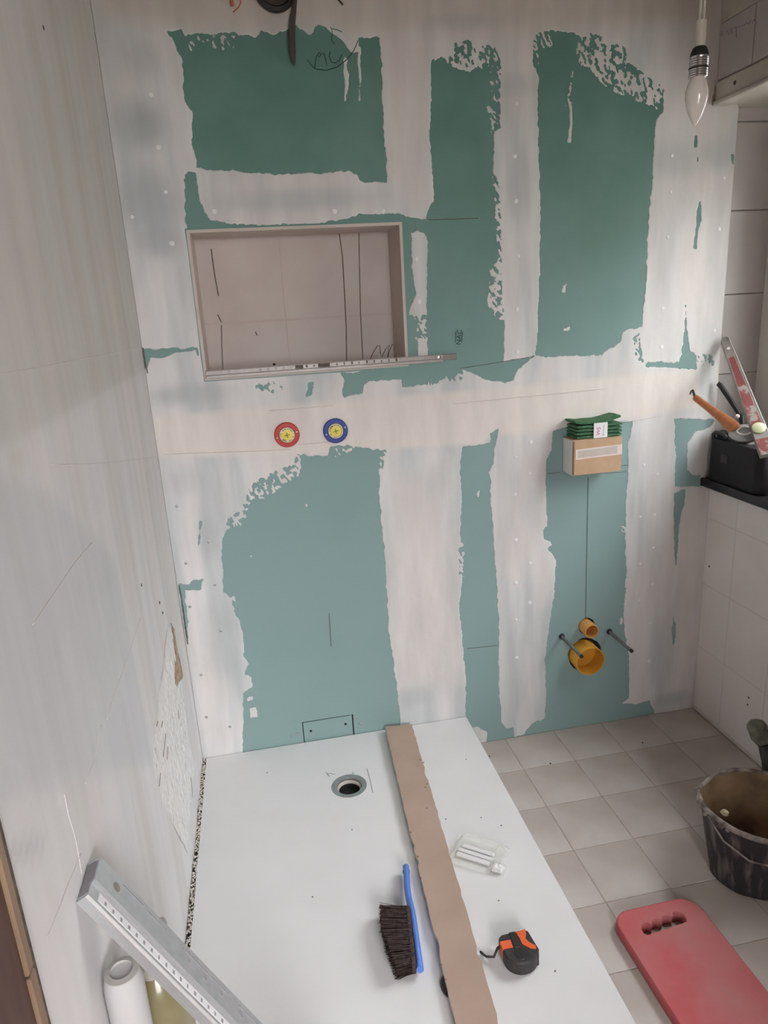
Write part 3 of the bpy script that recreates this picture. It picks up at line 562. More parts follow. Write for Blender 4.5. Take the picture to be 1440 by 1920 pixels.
tl_ = mixin(tl_, (0.66,0.64,0.58), 0.7*lsoft([(18,850),(30,838),(44,845),(50,865),(42,882),(26,884),(16,870)], 0.010))
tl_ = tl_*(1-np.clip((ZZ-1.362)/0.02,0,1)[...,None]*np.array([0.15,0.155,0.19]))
DX = (fbm(YY, ZZ, 5, 2, 71, 3)-0.5)*0.004+(fbm(YY, ZZ, 16, 1.5, 73, 3)-0.5)*0.003
DX = DX*np.clip(-YY/0.1, 0, 1)
A = np.stack([DX-0.0005, YY, ZZ], -1)
m = MB(); m.grid(A)
n1, n2 = YY.shape; back = [( -0.12, JY, 0), (-0.12, 0.0, 0), (-0.12, 0.0, CEIL), (-0.12, JY, CEIL)]
me = bpy.data.meshes.new('wall_left'); me.from_pydata(m.v, [], [f for f in m.f]); me.update()
def wallx(y, z): return float(DX[int(np.clip(round((y-yy[0])/(yy[1]-yy[0])),0,len(yy)-1)), int(np.clip(round(z/(zz[1]-zz[0])),0,len(zz)-1))])
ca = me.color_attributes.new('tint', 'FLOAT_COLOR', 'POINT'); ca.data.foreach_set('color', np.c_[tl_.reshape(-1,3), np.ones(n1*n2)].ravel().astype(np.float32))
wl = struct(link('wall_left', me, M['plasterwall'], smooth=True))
so = wl.modifiers.new('thickness', 'SOLIDIFY'); so.thickness = 0.10; so.offset = 1.0 if me.polygons[0].normal.x < 0 else -1.0
m = MB().box(-0.1, 0, FLOORY0, JY-0.85, 0, CEIL); m.box(-0.1, 0, JY-0.85, JY, 2.05, CEIL); struct(m.build('wall_left_side', M['rearwall'])).name = 'wall_entrance'
# crumbled strip by the corner: rough relief
def crumb_strip(poly, name, mat, amp, seed, res=0.004, base=0.001):
    w_ = np.array(lpoly(poly)); y0, y1 = w_[:,0].min(), w_[:,0].max(); z0, z1 = w_[:,1].min(), w_[:,1].max()
    a = np.arange(y0-res, y1+2*res, res); b = np.arange(z0-res, z1+2*res, res*1.5); Y, Z = np.meshgrid(a, b, indexing='ij')
    s = sdf(w_, Y, Z)+(fbm(Y, Z, 60, 30, seed, 3)-0.5)*0.012
    h = base+np.clip(s/0.022, 0, 1)*amp*(0.1+1.3*np.clip(fbm(Y, Z, 90, 45, seed+5, 4)-0.25, 0, 1)); k = s > 0
    m = MB(); ids = {}
    for i in range(len(a)-1):
        for j in range(len(b)-1):
            if k[i,j] and k[i+1,j] and k[i+1,j+1] and k[i,j+1]:
                f = []
                for p in ((i,j), (i+1,j), (i+1,j+1), (i,j+1)):
                    if p not in ids: ids[p] = len(m.v); m.v.append((h[p], Y[p], Z[p]))
                    f.append(ids[p])
                m.f.append(tuple(f))
    return m.build(name, mat, wl)
crumb_strip([(312,1180),(325,1165),(336,1230),(342,1290),(352,1370),(366,1430),(360,1500),(352,1600),(330,1560),(300,1500),(285,1440),(285,1380),(296,1310),(306,1250)], 'crumbled_plaster', M['crumble'], 0.0045, 301, 0.004, -0.0004)
crumb_strip([(321,1172),(326,1180),(330,1210),(336,1235),(343,1270),(338,1276),(330,1290),(325,1270),(327,1230),(322,1200)], 'exposed_brick', M['brownhole'], 0.004, 311, 0.003, 0.0022)
for pts in ([(305,1352),(303,1364)], [(311,1376),(309,1398),(306,1420)], [(315,1400),(314,1424)], [(334,1332),(336,1349)], [(358,1458),(360,1476),(361,1496)], [(296,1352),(294,1362)], [(301,1450),(299,1474)], [(325,1182),(332,1230),(338,1268)], [(321,1168),(324,1180)]):
    q = [P(x, y, 0, 0.0032) for x, y in pts]; MB().tube(q, 0.0008, 6).build('crack', M['crackbrown'], wl)
for pts in ([(172,1018),(140,1055),(105,1110),(60,1172)], [(262,1160),(240,1230),(215,1300),(200,1350)], [(190,1360),(178,1420),(160,1470)], [(120,1490),(128,1530),(140,1570),(152,1640)], [(150,1600),(120,1680),(90,1760)], [(0,702),(90,686),(180,668),(262,652)], [(95,872),(200,868),(300,856)]):
    q = []
    for (xa, ya), (xb, yb) in zip(pts, pts[1:]):
        for t in np.linspace(0, 1, 12): u = P(xa+(xb-xa)*t, ya+(yb-ya)*t, 0, 0.0); q.append((wallx(u[1], u[2])-0.0004, u[1], u[2]))
    q = [p for k, p in enumerate(q) if k == 0 or (Vector(p)-Vector(q[k-1])).length > 1e-5]
    MB().tube(q, 0.0009, 6).build('trowel_ridge', M['ridge'], wl, smooth=True)
m = MB()
for k in range(520):
    y = -rng.uniform(0.0, 0.74); s = rng.uniform(0.0012, 0.0036); m.lathe([(s*0.6,0), (s,s*0.6), (s*0.5,s*1.2)], (rng.uniform(0.001,0.013), y, TRAYZ-0.004+rng.uniform(0,0.002)), (rng.normal(0,.3), rng.normal(0,.3), 1), 5)
o = m.build('gritty_mortar_joint', M['gritty'], wl); o['kind'] = 'stuff'
for px, py in ((265,1097),(299,1130),(305,1149),(81,52)):
    q = P(px, py, 0, 0.001); MB().lathe([(0.004,0), (0.003,0.0015)], q, (1,0,0), 10).build('drill_hole', M['debris'], wl)
# corner joint gap, upper left
for pts in ([(268,652),(272,680),(277,700)], [(336,1098),(343,1140),(352,1208)]):
    q = [P(x, y, 1, -0.001) for x, y in pts]; MB().tube(q, 0.0018, 6).build('open_joint', M['debris'], wl)

# ------------------------------------------------------------------ door in the left wall (dark leaf, tan edge)
dr = MB().box(-0.06, 0.002, JY-0.80, JY-0.022, 0.0, 2.02).build('door_1', M['doorbrown']); struct(dr)
for z0, z1, dy in ((0.0, 0.872, 0.004), (0.876, 2.02, 0.0)):
    MB().cbox(-0.05, 0.006, JY-0.022, JY-0.006+dy*0.4, z0, z1, 0.002).build('door_edge_strip', M['doortan'], dr)
MB().box(-0.05, 0.0045, JY-0.006, JY+0.0015, 0.0, 2.03).build('door_gap', M['debris'], dr)
MB().cbox(-0.05, 0.004, JY-0.83, JY-0.80, 0, 2.05).build('door_jamb', M['doorbrown'], dr)
MB().lathe([(0.010,0),(0.010,0.03),(0.026,0.036),(0.028,0.05),(0.018,0.062)], (0.002, JY-0.74, 1.0), (1,0,0), 20).build('door_knob', M['chrome'], dr, smooth='auto')

# ------------------------------------------------------------------ right wall, window, sill, lintel
WY1, WY0, SILLZ, LINZ = 0.03, -1.05, 0.890, 2.012
m = MB().box(ROOMW+0.0005, 2.08, FLOORY0, 0.25, 0, SILLZ-0.028); m.box(ROOMW, 2.08, FLOORY0, WY0, SILLZ-0.03, CEIL)
wr = struct(m.build('wall_right', M['softgrout']))
def wtile(y0, y1, z0, z1, x, mat, parent, d=0.006, gap=0.0016):
    return MB().cbox(x, x+d, y0+gap, y1-gap, z0+gap, z1-gap, 0.0005).build('tile', mat, parent)
ys = [0.0, -0.150]+[-0.150-0.20*k for k in range(1, 12)]; ys[-1] = max(ys[-1], FLOORY0)
zs = [0.0, 0.012, 0.258, 0.502, 0.743, SILLZ-0.03]
for a in range(len(ys)-1):
    for b in range(1, len(zs)-1):
        if ys[a]-ys[a+1] > 0.02: wtile(ys[a+1], ys[a], zs[b], zs[b+1], ROOMW, M['walltile'], wr)
MB().box(ROOMW, ROOMW+0.006, FLOORY0, 0, 0, 0.0125).build('grout_line', M['softgrout'], wr)
for px, py in ((1404,1308),(1402,1321),(1330,1062)):
    q = P(px, py, 0, ROOMW); MB().lathe([(0.0036,0), (0.0036,0.001)], q, (-1,0,0), 10).build('drill_hole', M['debris'], wr)
UX = 1.705
m = MB().box(UX+0.006, 2.08, WY0, -0.0005, LINZ+0.065, CEIL); ur = struct(m.build('wall_right_upper', M['lintel'])); ur.name = 'wall_over_window'
for y0, y1 in ((-0.15, -0.0015), (-0.35, -0.15), (-0.55, -0.35), (-0.75, -0.55), (-0.95, -0.75), (-1.05, -0.95)):
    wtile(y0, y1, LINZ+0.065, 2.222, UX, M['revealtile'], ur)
MB().box(UX, UX+0.006, WY0, -0.0015, 2.2225, CEIL).build('painted_band', M['lintel'], ur)
for pts in ([(1350,66),(1354,58),(1353,68),(1358,58)], [(1360,66),(1363,56),(1366,66)], [(1368,64),(1371,54),(1373,64)], [(1376,52),(1384,50)], [(1380,52),(1381,70)], [(1386,51),(1392,48)], [(1395,47),(1400,42),(1404,45),(1408,38)], [(1410,44),(1414,36),(1418,44)]):
    q = [P(x, y, 0, UX-0.0004) for x, y in pts]; MB().tube(q, 0.0011, 5).build('pen_stroke', M['purple'], ur)
ln = MB().cbox(UX-0.004, UX+0.035, WY0, -0.002, LINZ, LINZ+0.063, 0.004).build('trim_1', M['lintel']); struct(ln)
MB().cbox(UX-0.012, UX+0.0, WY0, -0.004, LINZ-0.0005, LINZ+0.012, 0.003).build('bead', M['lintel'], ln)
q = P(1378, 155, 0, UX-0.004); MB().lathe([(0.006,0), (0.0045,0.002)], q, (-1,0,0), 10).build('knot_hole', M['debris'], ln)
MB().box(UX+0.035, 1.955, WY0, 0.026, LINZ+0.004, LINZ+0.063).build('soffit', M['lintel'], ln)
m = MB().prism([(1.694,2.015),(1.699,2.012),(1.702,2.03),(1.700,2.048),(1.703,2.06),(1.698,2.066),(1.697,2.045),(1.693,2.036)], -0.004, -0.0022, 1); m.build('chipped_gap', M['brownhole'], ln)
# reveal beside the board
rv = struct(MB().box(ROOMW-0.02, 2.08, WY1+0.006, 0.25, SILLZ-0.03, CEIL).build('wall_reveal', M['grout']))
for z0, z1 in ((SILLZ, 0.976), (0.976, 1.226), (1.226, 1.479), (1.479, 1.729), (1.729, 1.978), (1.978, LINZ+0.01)):
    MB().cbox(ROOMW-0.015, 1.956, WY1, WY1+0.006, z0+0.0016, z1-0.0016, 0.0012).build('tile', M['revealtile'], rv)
MB().box(ROOMW, ROOMW+0.003, 0.0, WY1+0.002, SILLZ, LINZ).build('board_edge', M['boardcore'], rv)
# window
FRW = 0.17  # frame side widened out of view to keep daylight off the nearby wall
wn = struct(MB().box(1.945, 2.02, WY1-FRW, WY1, SILLZ, LINZ).box(1.945, 2.02, WY0, WY0+0.055, SILLZ, LINZ).box(1.945, 2.02, WY0+0.055, WY1-FRW, SILLZ, SILLZ+0.055).box(1.945, 2.02, WY0+0.055, WY1-FRW, LINZ-0.055, LINZ).build('window_1', M['upvc']))
wm = (WY0+WY1)/2
for a, b in ((WY0+0.055, wm), (wm, WY1-FRW)):
    s = MB().box(1.930, 1.985, a+0.001, a+0.052, SILLZ+0.056, LINZ-0.056).box(1.930, 1.985, b-0.052, b-0.001, SILLZ+0.056, LINZ-0.056).box(1.930, 1.985, a+0.052, b-0.052, SILLZ+0.056, SILLZ+0.106).box(1.930, 1.985, a+0.052, b-0.052, LINZ-0.106, LINZ-0.056).build('sash', M['upvc'], wn)
    MB().box(1.956, 1.960, a+0.05, b-0.05, SILLZ+0.104, LINZ-0.104).build('pane', M['pane'], s)
MB().cbox(1.905, 1.93, wm-0.012, wm+0.012, 1.36, 1.47, 0.003).build('window_handle', M['upvc'], wn)
sill = tag(MB().cbox(1.742, 1.958, WY0-0.05, 0.0-0.002, SILLZ-0.028, SILLZ, 0.002).build('window_sill', M['granite']), 'black polished stone window sill along the right wall', 'window sill'); sill['kind'] = 'structure'
# unseen hallway added behind the doorway, its window gives the room fill light
struct(MB().box(-0.1, 2.3, HY, FLOORY0-0.1, -0.05, -0.001).build('floor_added_hall', M['rearwall']))
struct(MB().box(-0.2, -0.1, HY-0.1, FLOORY0-0.1, -0.05, CEIL).box(2.3, 2.4, HY-0.1, FLOORY0-0.1, -0.05, CEIL).box(2.08, 2.3, FLOORY0-0.1, FLOORY0, -0.05, CEIL).box(-0.1, HWX0, HY-0.1, HY, -0.05, CEIL).box(HWX1, 2.3, HY-0.1, HY, -0.05, CEIL).box(HWX0, HWX1, HY-0.1, HY, -0.05, HWZ0).box(HWX0, HWX1, HY-0.1, HY, HWZ1, CEIL).build('wall_added_hall', M['niche']))
struct(MB().box(-0.2, 2.4, HY-0.1, FLOORY0-0.1, CEIL, CEIL+0.1).build('ceiling_added_hall', M['rearwall']))
struct(MB().box(HWX0, HWX0+0.05, HY-0.07, HY-0.03, HWZ0, HWZ1).box(HWX1-0.05, HWX1, HY-0.07, HY-0.03, HWZ0, HWZ1).box(HWX0+0.05, HWX1-0.05, HY-0.07, HY-0.03, HWZ0, HWZ0+0.05).box(HWX0+0.05, HWX1-0.05, HY-0.07, HY-0.03, HWZ1-0.05, HWZ1).build('window_added_hall', M['upvc']))
# ground outside the window, one floor down
struct(MB().box(-60, 60, -60, 40, -3.2, -3.0).build('ground_outside', pm('street_ground', (0.16,0.15,0.14), (0.20,0.19,0.17), 0.5, 0.9)))
struct(MB().box(7.5, 8.0, -14, 14, -3.0, 4.1).build('wall_light_blocker', pm('blocker_facade', (0.34,0.32,0.30), (0.38,0.36,0.34), 0.6, 0.9)))  # unseen facade added to cut the sky light through the window
# ceiling, rear wall
struct(MB().box(-0.1, 2.08, FLOORY0-0.1, 0.25, CEIL, CEIL+0.1).build('ceiling', M['ceiling']))
# rear wall with a doorway added to let the hall's fill light in
struct(MB().box(-0.1, DOX0, FLOORY0-0.1, FLOORY0, 0, CEIL).box(DOX1, 2.08, FLOORY0-0.1, FLOORY0, 0, CEIL).box(DOX0, DOX1, FLOORY0-0.1, FLOORY0, DOZ, CEIL).build('wall_rear', M['rearwall']))
struct(MB().box(DOX0-0.05, DOX0, FLOORY0, FLOORY0+0.015, 0, DOZ+0.05).box(DOX1, DOX1+0.05, FLOORY0, FLOORY0+0.015, 0, DOZ+0.05).box(DOX0, DOX1, FLOORY0, FLOORY0+0.015, DOZ, DOZ+0.05).build('trim_added_doorway', M['doorbrown']))
struct(MB().box(-0.101, -0.06, JY-0.90, JY+0.02, 0, 2.1).build('door_recess', M['doorbrown'])).name = 'door_backing'

# ================================================================== THINGS
# ------------------------------------------------------------------ shower tray with drain
TW, TL = 0.898, 1.40
tray = thing('shower_tray', 'large flat white shower tray raised above the tiled floor', 'shower tray', (0.012, -0.004, 0))
DXc, DYc, DR = 0.448-0.012, -0.264+0.004, 0.050
def plate_hole(x0, x1, y0, y1, z0, z1, cx, cy, r, n=40):
    m = MB(); R = r*1.4
    for a, b, c, d in ((x0, cx-R, y0, y1), (cx+R, x1, y0, y1), (cx-R, cx+R, y0, cy-R), (cx-R, cx+R, cy+R, y1)): m.box(a, b, c, d, z0, z1)
    vs = []; fs = []
    for k in range(n):
        t = 2*math.pi*(k+0.5)/n; c, s_ = math.cos(t), math.sin(t); q = R/max(abs(c), abs(s_))
        vs += [(cx+q*c, cy+q*s_, z1), (cx+r*c, cy+r*s_, z1), (cx+r*c, cy+r*s_, z0)]
    ex = []
    for k in range(n):
        k2 = (k+1) % n; fs += [(3*k, 3*k+1, 3*k2+1, 3*k2), (3*k+1, 3*k+2, 3*k2+2, 3*k2+1)]
        a, b = vs[3*k], vs[3*k2]
        if abs(a[0]-b[0]) > 1e-6 and abs(a[1]-b[1]) > 1e-6: ex.append((3*k, 3*k2, (cx+math.copysign(R, a[0]+b[0]-2*cx), cy+math.copysign(R, a[1]+b[1]-2*cy), z1)))
    for ka, kb, c in ex: vs.append(c); fs.append((ka, kb, len(vs)-1))
    return m.add(vs, fs)
# slab is built from the hole outwards, so its top stays one plane
plate_hole(0, TW-0.012, -TL, 0, TRAYZ-0.035, TRAYZ, DXc, DYc, DR).build('slab', M['tray'], tray)
MB().box(0.03, TW-0.05, -TL+0.03, -0.03, 0.0, TRAYZ-0.06).build('support_frame', M['cardwhite'], tray)
fl = MB().lathe([(DR+0.004,0.0001), (DR+0.004,0.0004), (DR-0.002,0.0005), (DR-0.011,-0.0006), (DR-0.012,-0.004), (DR-0.012,-0.012)], (DXc, DYc, TRAYZ), (0,0,1), 48, False, False).build('drain_ring', M['drainsteel'], tray, smooth='auto')
MB().lathe([(DR-0.013,-0.008), (DR-0.017,-0.010), (DR-0.018,-0.016)], (DXc, DYc, TRAYZ), (0,0,1), 32, False, False).build('drain_thread', M['papergrey'], fl, smooth='auto')
MB().lathe([(DR-0.0005,-0.012), (DR-0.012,-0.0125), (DR-0.013,-0.030), (0.001,-0.031)], (DXc, DYc, TRAYZ), (0,0,1), 32, False, True).build('drain_well', M['blackgap'], fl)
def on_tray(x, y): q = P(x, y, 2, TRAYZ+0.0004); return (q[0]-0.012, q[1]+0.004, TRAYZ+0.0003)
for pts, r in (([(688,1441),(694,1462),(699,1486)],0.0010), ([(613,1452),(620,1450),(628,1452)],0.0009), ([(612,1449),(618,1456)],0.0016), ([(660,1449),(664,1450)],0.0012)):
    MB().tube([on_tray(*p) for p in pts], r, 5).build('scratch_mark', M['greyprint'], tray)
# ------------------------------------------------------------------ small debris
CRUMBS = [(918,1418,0),(1032,1432,0),(1205,1393,0),(501,1449,1),(660,1556,1),(836,1586-50,1),(935,1689,1),(940,1548,1),(1041,1821,1),(902,1533,1),(874,1424,1),(586,1682,1)]
for k, (px, py, on) in enumerate(CRUMBS):
    z = TRAYZ if on else 0.0; q = P(px, py, 2, z); s = 0.0035 if not on else 0.0022
    m = MB(); n = 7; ring = [(s*rng.uniform(.6,1.2), rng.uniform(0,2*math.pi)) for _ in range(n)]
    pts = [(s*rng.uniform(.65,1.15)*math.cos(2*math.pi*i/n), s*rng.uniform(.65,1.15)*math.sin(2*math.pi*i/n)) for i in range(n)]
    m.prism(pts, 0, s*0.7, 2, 0.6); o = m.build('debris_crumb', M['debris'], loc=(q[0], q[1], z+0.0002))
    if on: tag(o, {3:'tiny dark speck on the tray left of the drain', 4:'tiny dark speck on the tray just below the drain', 5:'tiny dark speck on the tray right of the brown strip, above the plastic packaging', 6:'tiny dark speck on the tray between plastic packaging and tape measure', 7:'tiny dark speck near the tray edge above the plastic packaging', 8:'tiny dark speck on the tray right of the tape measure', 9:'tiny dark speck just above the plastic packaging', 10:'tiny dark speck at the far right corner of the tray', 11:'tiny dark speck on the tray left of the brush'}[k], 'debris', 'specks on the shower tray')
    else: tag(o, ['dark crumb of debris on the floor tiles against the tray edge', 'dark crumb on a floor tile joint near the green wall', 'lone tiny dark crumb on the floor tiles toward the right corner'][k], 'debris')

# ------------------------------------------------------------------ brown board strip lying along the tray, dark disc under it
a = P(722,1362,2,TRAYZ+0.026); b = P(772,1358,2,TRAYZ+0.026); c = P(937,1920,2,TRAYZ+0.020); d = P(855,1920,2,TRAYZ+0.020)
ext = 1.13; yb = -0.012
def edge_at(p, q, t): return p+(q-p)*t
st_ = thing('board_strip', 'long narrow brown board offcut lying lengthwise across the shower tray', 'board', (a[0], a[1], TRAYZ))
n = 60; top = []; 
for k in range(n+1):
    t = k/n*ext; l = edge_at(a, d, t); r = edge_at(b, c, t); ch = 0.0
    jl = 0.0008*math.sin(k*1.7)+rng.normal(0,0.0005)+(0.005 if rng.random() < 0.08 else 0); jr = rng.normal(0,0.0007)-(0.004 if rng.random() < 0.10 else 0)
    zt = (TRAYZ+0.026)*(1-k/n)+(TRAYZ+0.0185)*(k/n)
    top.append(((l[0]+jl, l[1], zt), (r[0]+jr, r[1], zt)))
m = MB(); e = MB(); th = 0.0125
for k in range(n):
    (l0, r0), (l1, r1) = top[k], top[k+1]; dn = lambda p: (p[0], p[1], p[2]-th)
    m.add([l0, r0, r1, l1], [(0,1,2,3)]); m.add([dn(l0), dn(r0), dn(r1), dn(l1)], [(3,2,1,0)])
    e.add([l0, l1, dn(l1), dn(l0)], [(0,1,2,3)]); e.add([r0, r1, dn(r1), dn(r0)], [(3,2,1,0)])
l0, r0 = top[0]; l1, r1 = top[-1]; e.add([l0, r0, dn(r0), dn(l0)], [(0,1,2,3)]); e.add([l1, r1, dn(r1), dn(l1)], [(3,2,1,0)])
off = Vector((-a[0], -a[1], -TRAYZ))
def shift(mb, o): mb.v = [(v[0]+o[0], v[1]+o[1], v[2]+o[2]) for v in mb.v]; return mb
shift(m, off).build('paper_face', M['stripboard'], st_); shift(e, off).build('gypsum_edge', M['stripedge'], st_)
# packers that lift the strip off the tray (under it, touching tray)
tp = MB(); q0 = top[2]; cx = (q0[0][0]+q0[1][0])/2
tp.box(cx-0.03, cx+0.03, q0[0][1]-0.03, q0[0][1]+0.01, TRAYZ+0.0007, q0[0][2]-th-0.0003); shift(tp, off).build('packer', M['stripedge'], st_)
tp = MB(); q0 = top[-6]; cx = (q0[0][0]+q0[1][0])/2
tp.box(cx-0.03, cx+0.03, q0[0][1]-0.03, q0[0][1]+0.01, TRAYZ+0.0007, q0[0][2]-th-0.0003); shift(tp, off).build('packer', M['stripedge'], st_)
for px, py in ((797,1476),(801,1470),(794,1430),(800,1515),(787,1425),(770,1560),(783,1605),(789,1645),(797,1682),(828,1806),(835,1834)):
    q = P(px, py, 2, TRAYZ+0.024); tt = 0.003
    MB().prism([(-tt,-tt*.5),(tt*.8,-tt*.7),(tt,tt*.5),(-tt*.4,tt*.8)], 0, 0.0015, 2, 0.7).build('torn_nick', M['carddark'], st_, loc=(q[0]-a[0], q[1]-a[1], 0.0268-0.0075*min(max(-q[1]/1.06,0),1)*1.0-0.0008))
q = P(838,1850,2,TRAYZ+0.004)
tag(MB().lathe([(0.030,0), (0.033,0.0015), (0.033,0.0055), (0.028,0.0068)], (0,0,0), (0,0,1), 36).build('black_disc', M['tapeblack'], loc=(q[0]+0.020, q[1], TRAYZ+0.0002), smooth='auto'), 'small black disc peeking out from under the brown board strip', 'disc')

# ------------------------------------------------------------------ hand brush lying on its side
h0 = P(761,1630,2,TRAYZ+0.012); h1 = P(783,1826,2,TRAYZ+0.012)
ang = math.atan2(h1[1]-h0[1], h1[0]-h0[0])+math.pi/2
br = thing('hand_brush', 'blue-handled hand brush with dark bristles lying on the shower tray', 'brush', (h1[0], h1[1], TRAYZ+0.0005), (0,0,ang))
LB = math.hypot(h1[0]-h0[0], h1[1]-h0[1])                          # local +y runs toward the handle end
prof = [(0.0,0.010),(0.012,0.017),(0.05,0.021),(0.10,0.021),(0.145,0.019),(0.17,0.0125),(0.19,0.0105),(0.225,0.0115),(LB-0.018,0.0135),(LB-0.005,0.011),(LB,0.005)]
m = MB(); A = []
for y, hw in prof:
    bend = -0.004*math.sin(min(max((y-0.15)/0.12,0),1)*math.pi)+0.006*(1-y/LB)
    A.append([(bend+0.008*math.cos(t)*(1.0 if abs(math.cos(t))<.9 else 1.0), y, 0.0225+hw*math.sin(t)) for t in np.linspace(0, 2*math.pi, 21)])
m.grid(A); m.add([p for p in A[0][:-1]], [tuple(range(20))]); m.add([p for p in A[-1][:-1]], [tuple(range(20))])
hd = m.build('handle', M['brushblue'], br, smooth='auto')
MB().lathe([(0.0045,0), (0.0045,0.0175)], (-0.0090, LB-0.020, 0.0225), (1,0,0), 16).build('hanging_hole', M['blackgap'], hd)
bt = MB(); nb = 0
for i in range(17):
    for j in range(5):
        y = 0.010+i*0.0088; z = 0.008+j*0.0072
        for k in range(16):
            L_ = 0.034+0.030*min(1,y/0.11)**0.7+rng.normal(0,0.0025); s = 0.00075
            y0_, z0_ = y+rng.normal(0,0.0022), z+rng.normal(0,0.0018)
            dy = (y-0.075)*0.12+rng.normal(0,0.0035); dz = (z-0.0225)*0.15+rng.normal(0,0.003)
            zt = max(0.0006, z0_+dz); bt.add([(-0.006,y0_-s,z0_),(-0.006,y0_+s,z0_),(-0.006-L_,y0_+dy+s,zt),(-0.006-L_,y0_+dy-s,zt),(-0.006,y0_,max(0.0006,z0_-s*2)),(-0.006-L_,y0_+dy,zt-s*0.8)], [(0,1,2,3),(1,4,5,2),(4,0,3,5)])
o = bt.build('bristles', M['bristle'], br); o['kind'] = 'stuff'
MB().cbox(-0.012, -0.002, 0.004, 0.152, 0.005, 0.040, 0.002).build('bristle_block', M['bristle'], br)

# ------------------------------------------------------------------ tape measure
q = P(970,1772,2,TRAYZ+0.035); tm = thing('tape_measure', 'black and orange tape measure lying on the shower tray', 'tape measure', (q[0]+0.002, q[1]-0.004, TRAYZ+0.0004), (0,0,math.radians(-2)))
def dshape(s=1.0):
    pts = [(-0.036,0.030),(-0.030,0.036),(0.026,0.040),(0.034,0.034),(0.037,0.012),(0.041,-0.012),(0.036,-0.026)]
    pts += [(0.036*math.cos(t)-0.0, -0.012+0.030*math.sin(t)*1.0) for t in np.linspace(-0.5, -math.pi+0.15, 12)]; pts += [(-0.037,0.0)]
    return [(x*s, y*s) for x, y in pts]
bv = MB(); D0 = dshape(0.93); D1 = dshape(1.0); n = len(D0); lv = [(D0,0.0),(D1,0.004),(D1,0.031),(D0,0.036)]
vs = [(x,y,z) for d, z in lv for x, y in d]; fs = [tuple(range(n))[::-1], tuple(range(3*n,4*n))]
for k in range(3): fs += [(k*n+i, k*n+(i+1)%n, (k+1)*n+(i+1)%n, (k+1)*n+i) for i in range(n)]
bv.add(vs, fs).build('case', M['tapeblack'], tm)
MB().prism([(-0.0375,0.018),(-0.013,0.018),(-0.013,-0.002),(-0.0375,-0.002)], 0.006, 0.0375, 2, 0.97).build('orange_grip', M['tapeorange'], tm)
MB().prism([(0.004,0.034),(0.028,0.038),(0.026,0.026),(0.020,0.014),(0.024,0.004),(0.036,-0.008),(0.034,-0.016),(0.022,-0.012),(0.008,0.002),(0.007,0.018)], 0.030, 0.0377, 2, 0.97).build('orange_grip', M['tapeorange'], tm)
MB().cbox(-0.011, 0.003, -0.004, 0.036, 0.034, 0.0382, 0.001).build('lock_button', M['black'], tm)
MB().lathe([(0.017,0.035), (0.015,0.0372), (0.004,0.0376)], (0.0, -0.018, 0), (0,0,1), 24).build('belt_boss', M['black'], tm, smooth='auto')
MB().prism([(0.027,-0.024),(0.034,-0.020),(0.031,-0.028)], 0.006, 0.030, 2, 0.9).build('print_mark', M['pink'], tm)
e1 = P(902,1787,2,TRAYZ+0.006); ex, ey = e1[0]-tm.location[0], e1[1]-tm.location[1]
m = MB().tube([(-0.033,0.022,0.020),(-0.044,0.016,0.021),(-0.056,0.002,0.016),(ex*0.5-0.032,ey*0.5-0.002,0.009),(ex,ey,0.004)], [0.0045,0.0045,0.004,0.0042,0.0055], 10, 0.55, up=(0,0,1)); m.build('wrist_strap', M['tapeblack'], tm, smooth=True)

# ------------------------------------------------------------------ clear plastic pouch
q = P(896,1605,2,TRAYZ); pc = thing('plastic_pouch', 'crumpled clear plastic packaging with pale contents on the shower tray', 'packaging', (q[0]+0.0, q[1], TRAYZ+0.0004), (0,0,math.radians(-38)))
def cushion(lx, ly, h, seed, n=22):
    u = np.linspace(-1,1,n); v = np.linspace(-1,1,n); U, V = np.meshgrid(u, v, indexing='ij')
    ZU = h*np.sqrt(np.clip((1-np.abs(U)**6)*(1-np.abs(V)**6), 0, 1)); wv = (fbm(U, V, 2.0, 2.0, seed, 3)-0.5)*h*0.5
    return U*lx, V*ly, ZU, wv*(1-np.abs(U)**4)*(1-np.abs(V)**4)
m = MB(); X, Y, Zt, wv = cushion(0.062, 0.047, 0.030, 401); m.grid(np.stack([X, Y, 0.002+np.maximum(Zt+wv,0)], -1)); m.grid(np.stack([X, Y, np.full_like(X, 0.0012)], -1)); m.build('clear_film', M['pouch'], pc, smooth=True)
for k, (cx, cy, lx, ly, z) in enumerate(((-0.006,-0.020,0.045,0.010,0.004),(-0.006,-0.004,0.046,0.009,0.004),(-0.004,0.013,0.044,0.009,0.004))):
    MB().cbox(cx-lx, cx+lx, cy-ly*0.6, cy+ly*0.6, z-0.002, z+0.006, 0.002).build('pale_stick', M['paper'], pc)
m = MB(); X, Y, Zt, wv = cushion(0.020, 0.016, 0.016, 417, 12); m.grid(np.stack([X+0.062, Y-0.026+wv, 0.002+np.maximum(Zt+wv*1.5,0)], -1)); m.build('crumpled_end', M['pouch'], pc, smooth=True)
m = MB(); X, Y, Zt, wv = cushion(0.013, 0.010, 0.013, 433, 10); m.grid(np.stack([X+0.063, Y-0.028, 0.004+np.maximum(Zt+wv*1.5,0)], -1)); m.build('white_tissue', M['paper'], pc, smooth=False)
m = MB(); X, Y, Zt, wv = cushion(0.018, 0.014, 0.013, 437, 12); m.grid(np.stack([X+0.055, Y+0.036+wv, 0.002+np.maximum(Zt+wv*1.5,0)], -1)); m.build('crumpled_end', M['pouch'], pc, smooth=True)

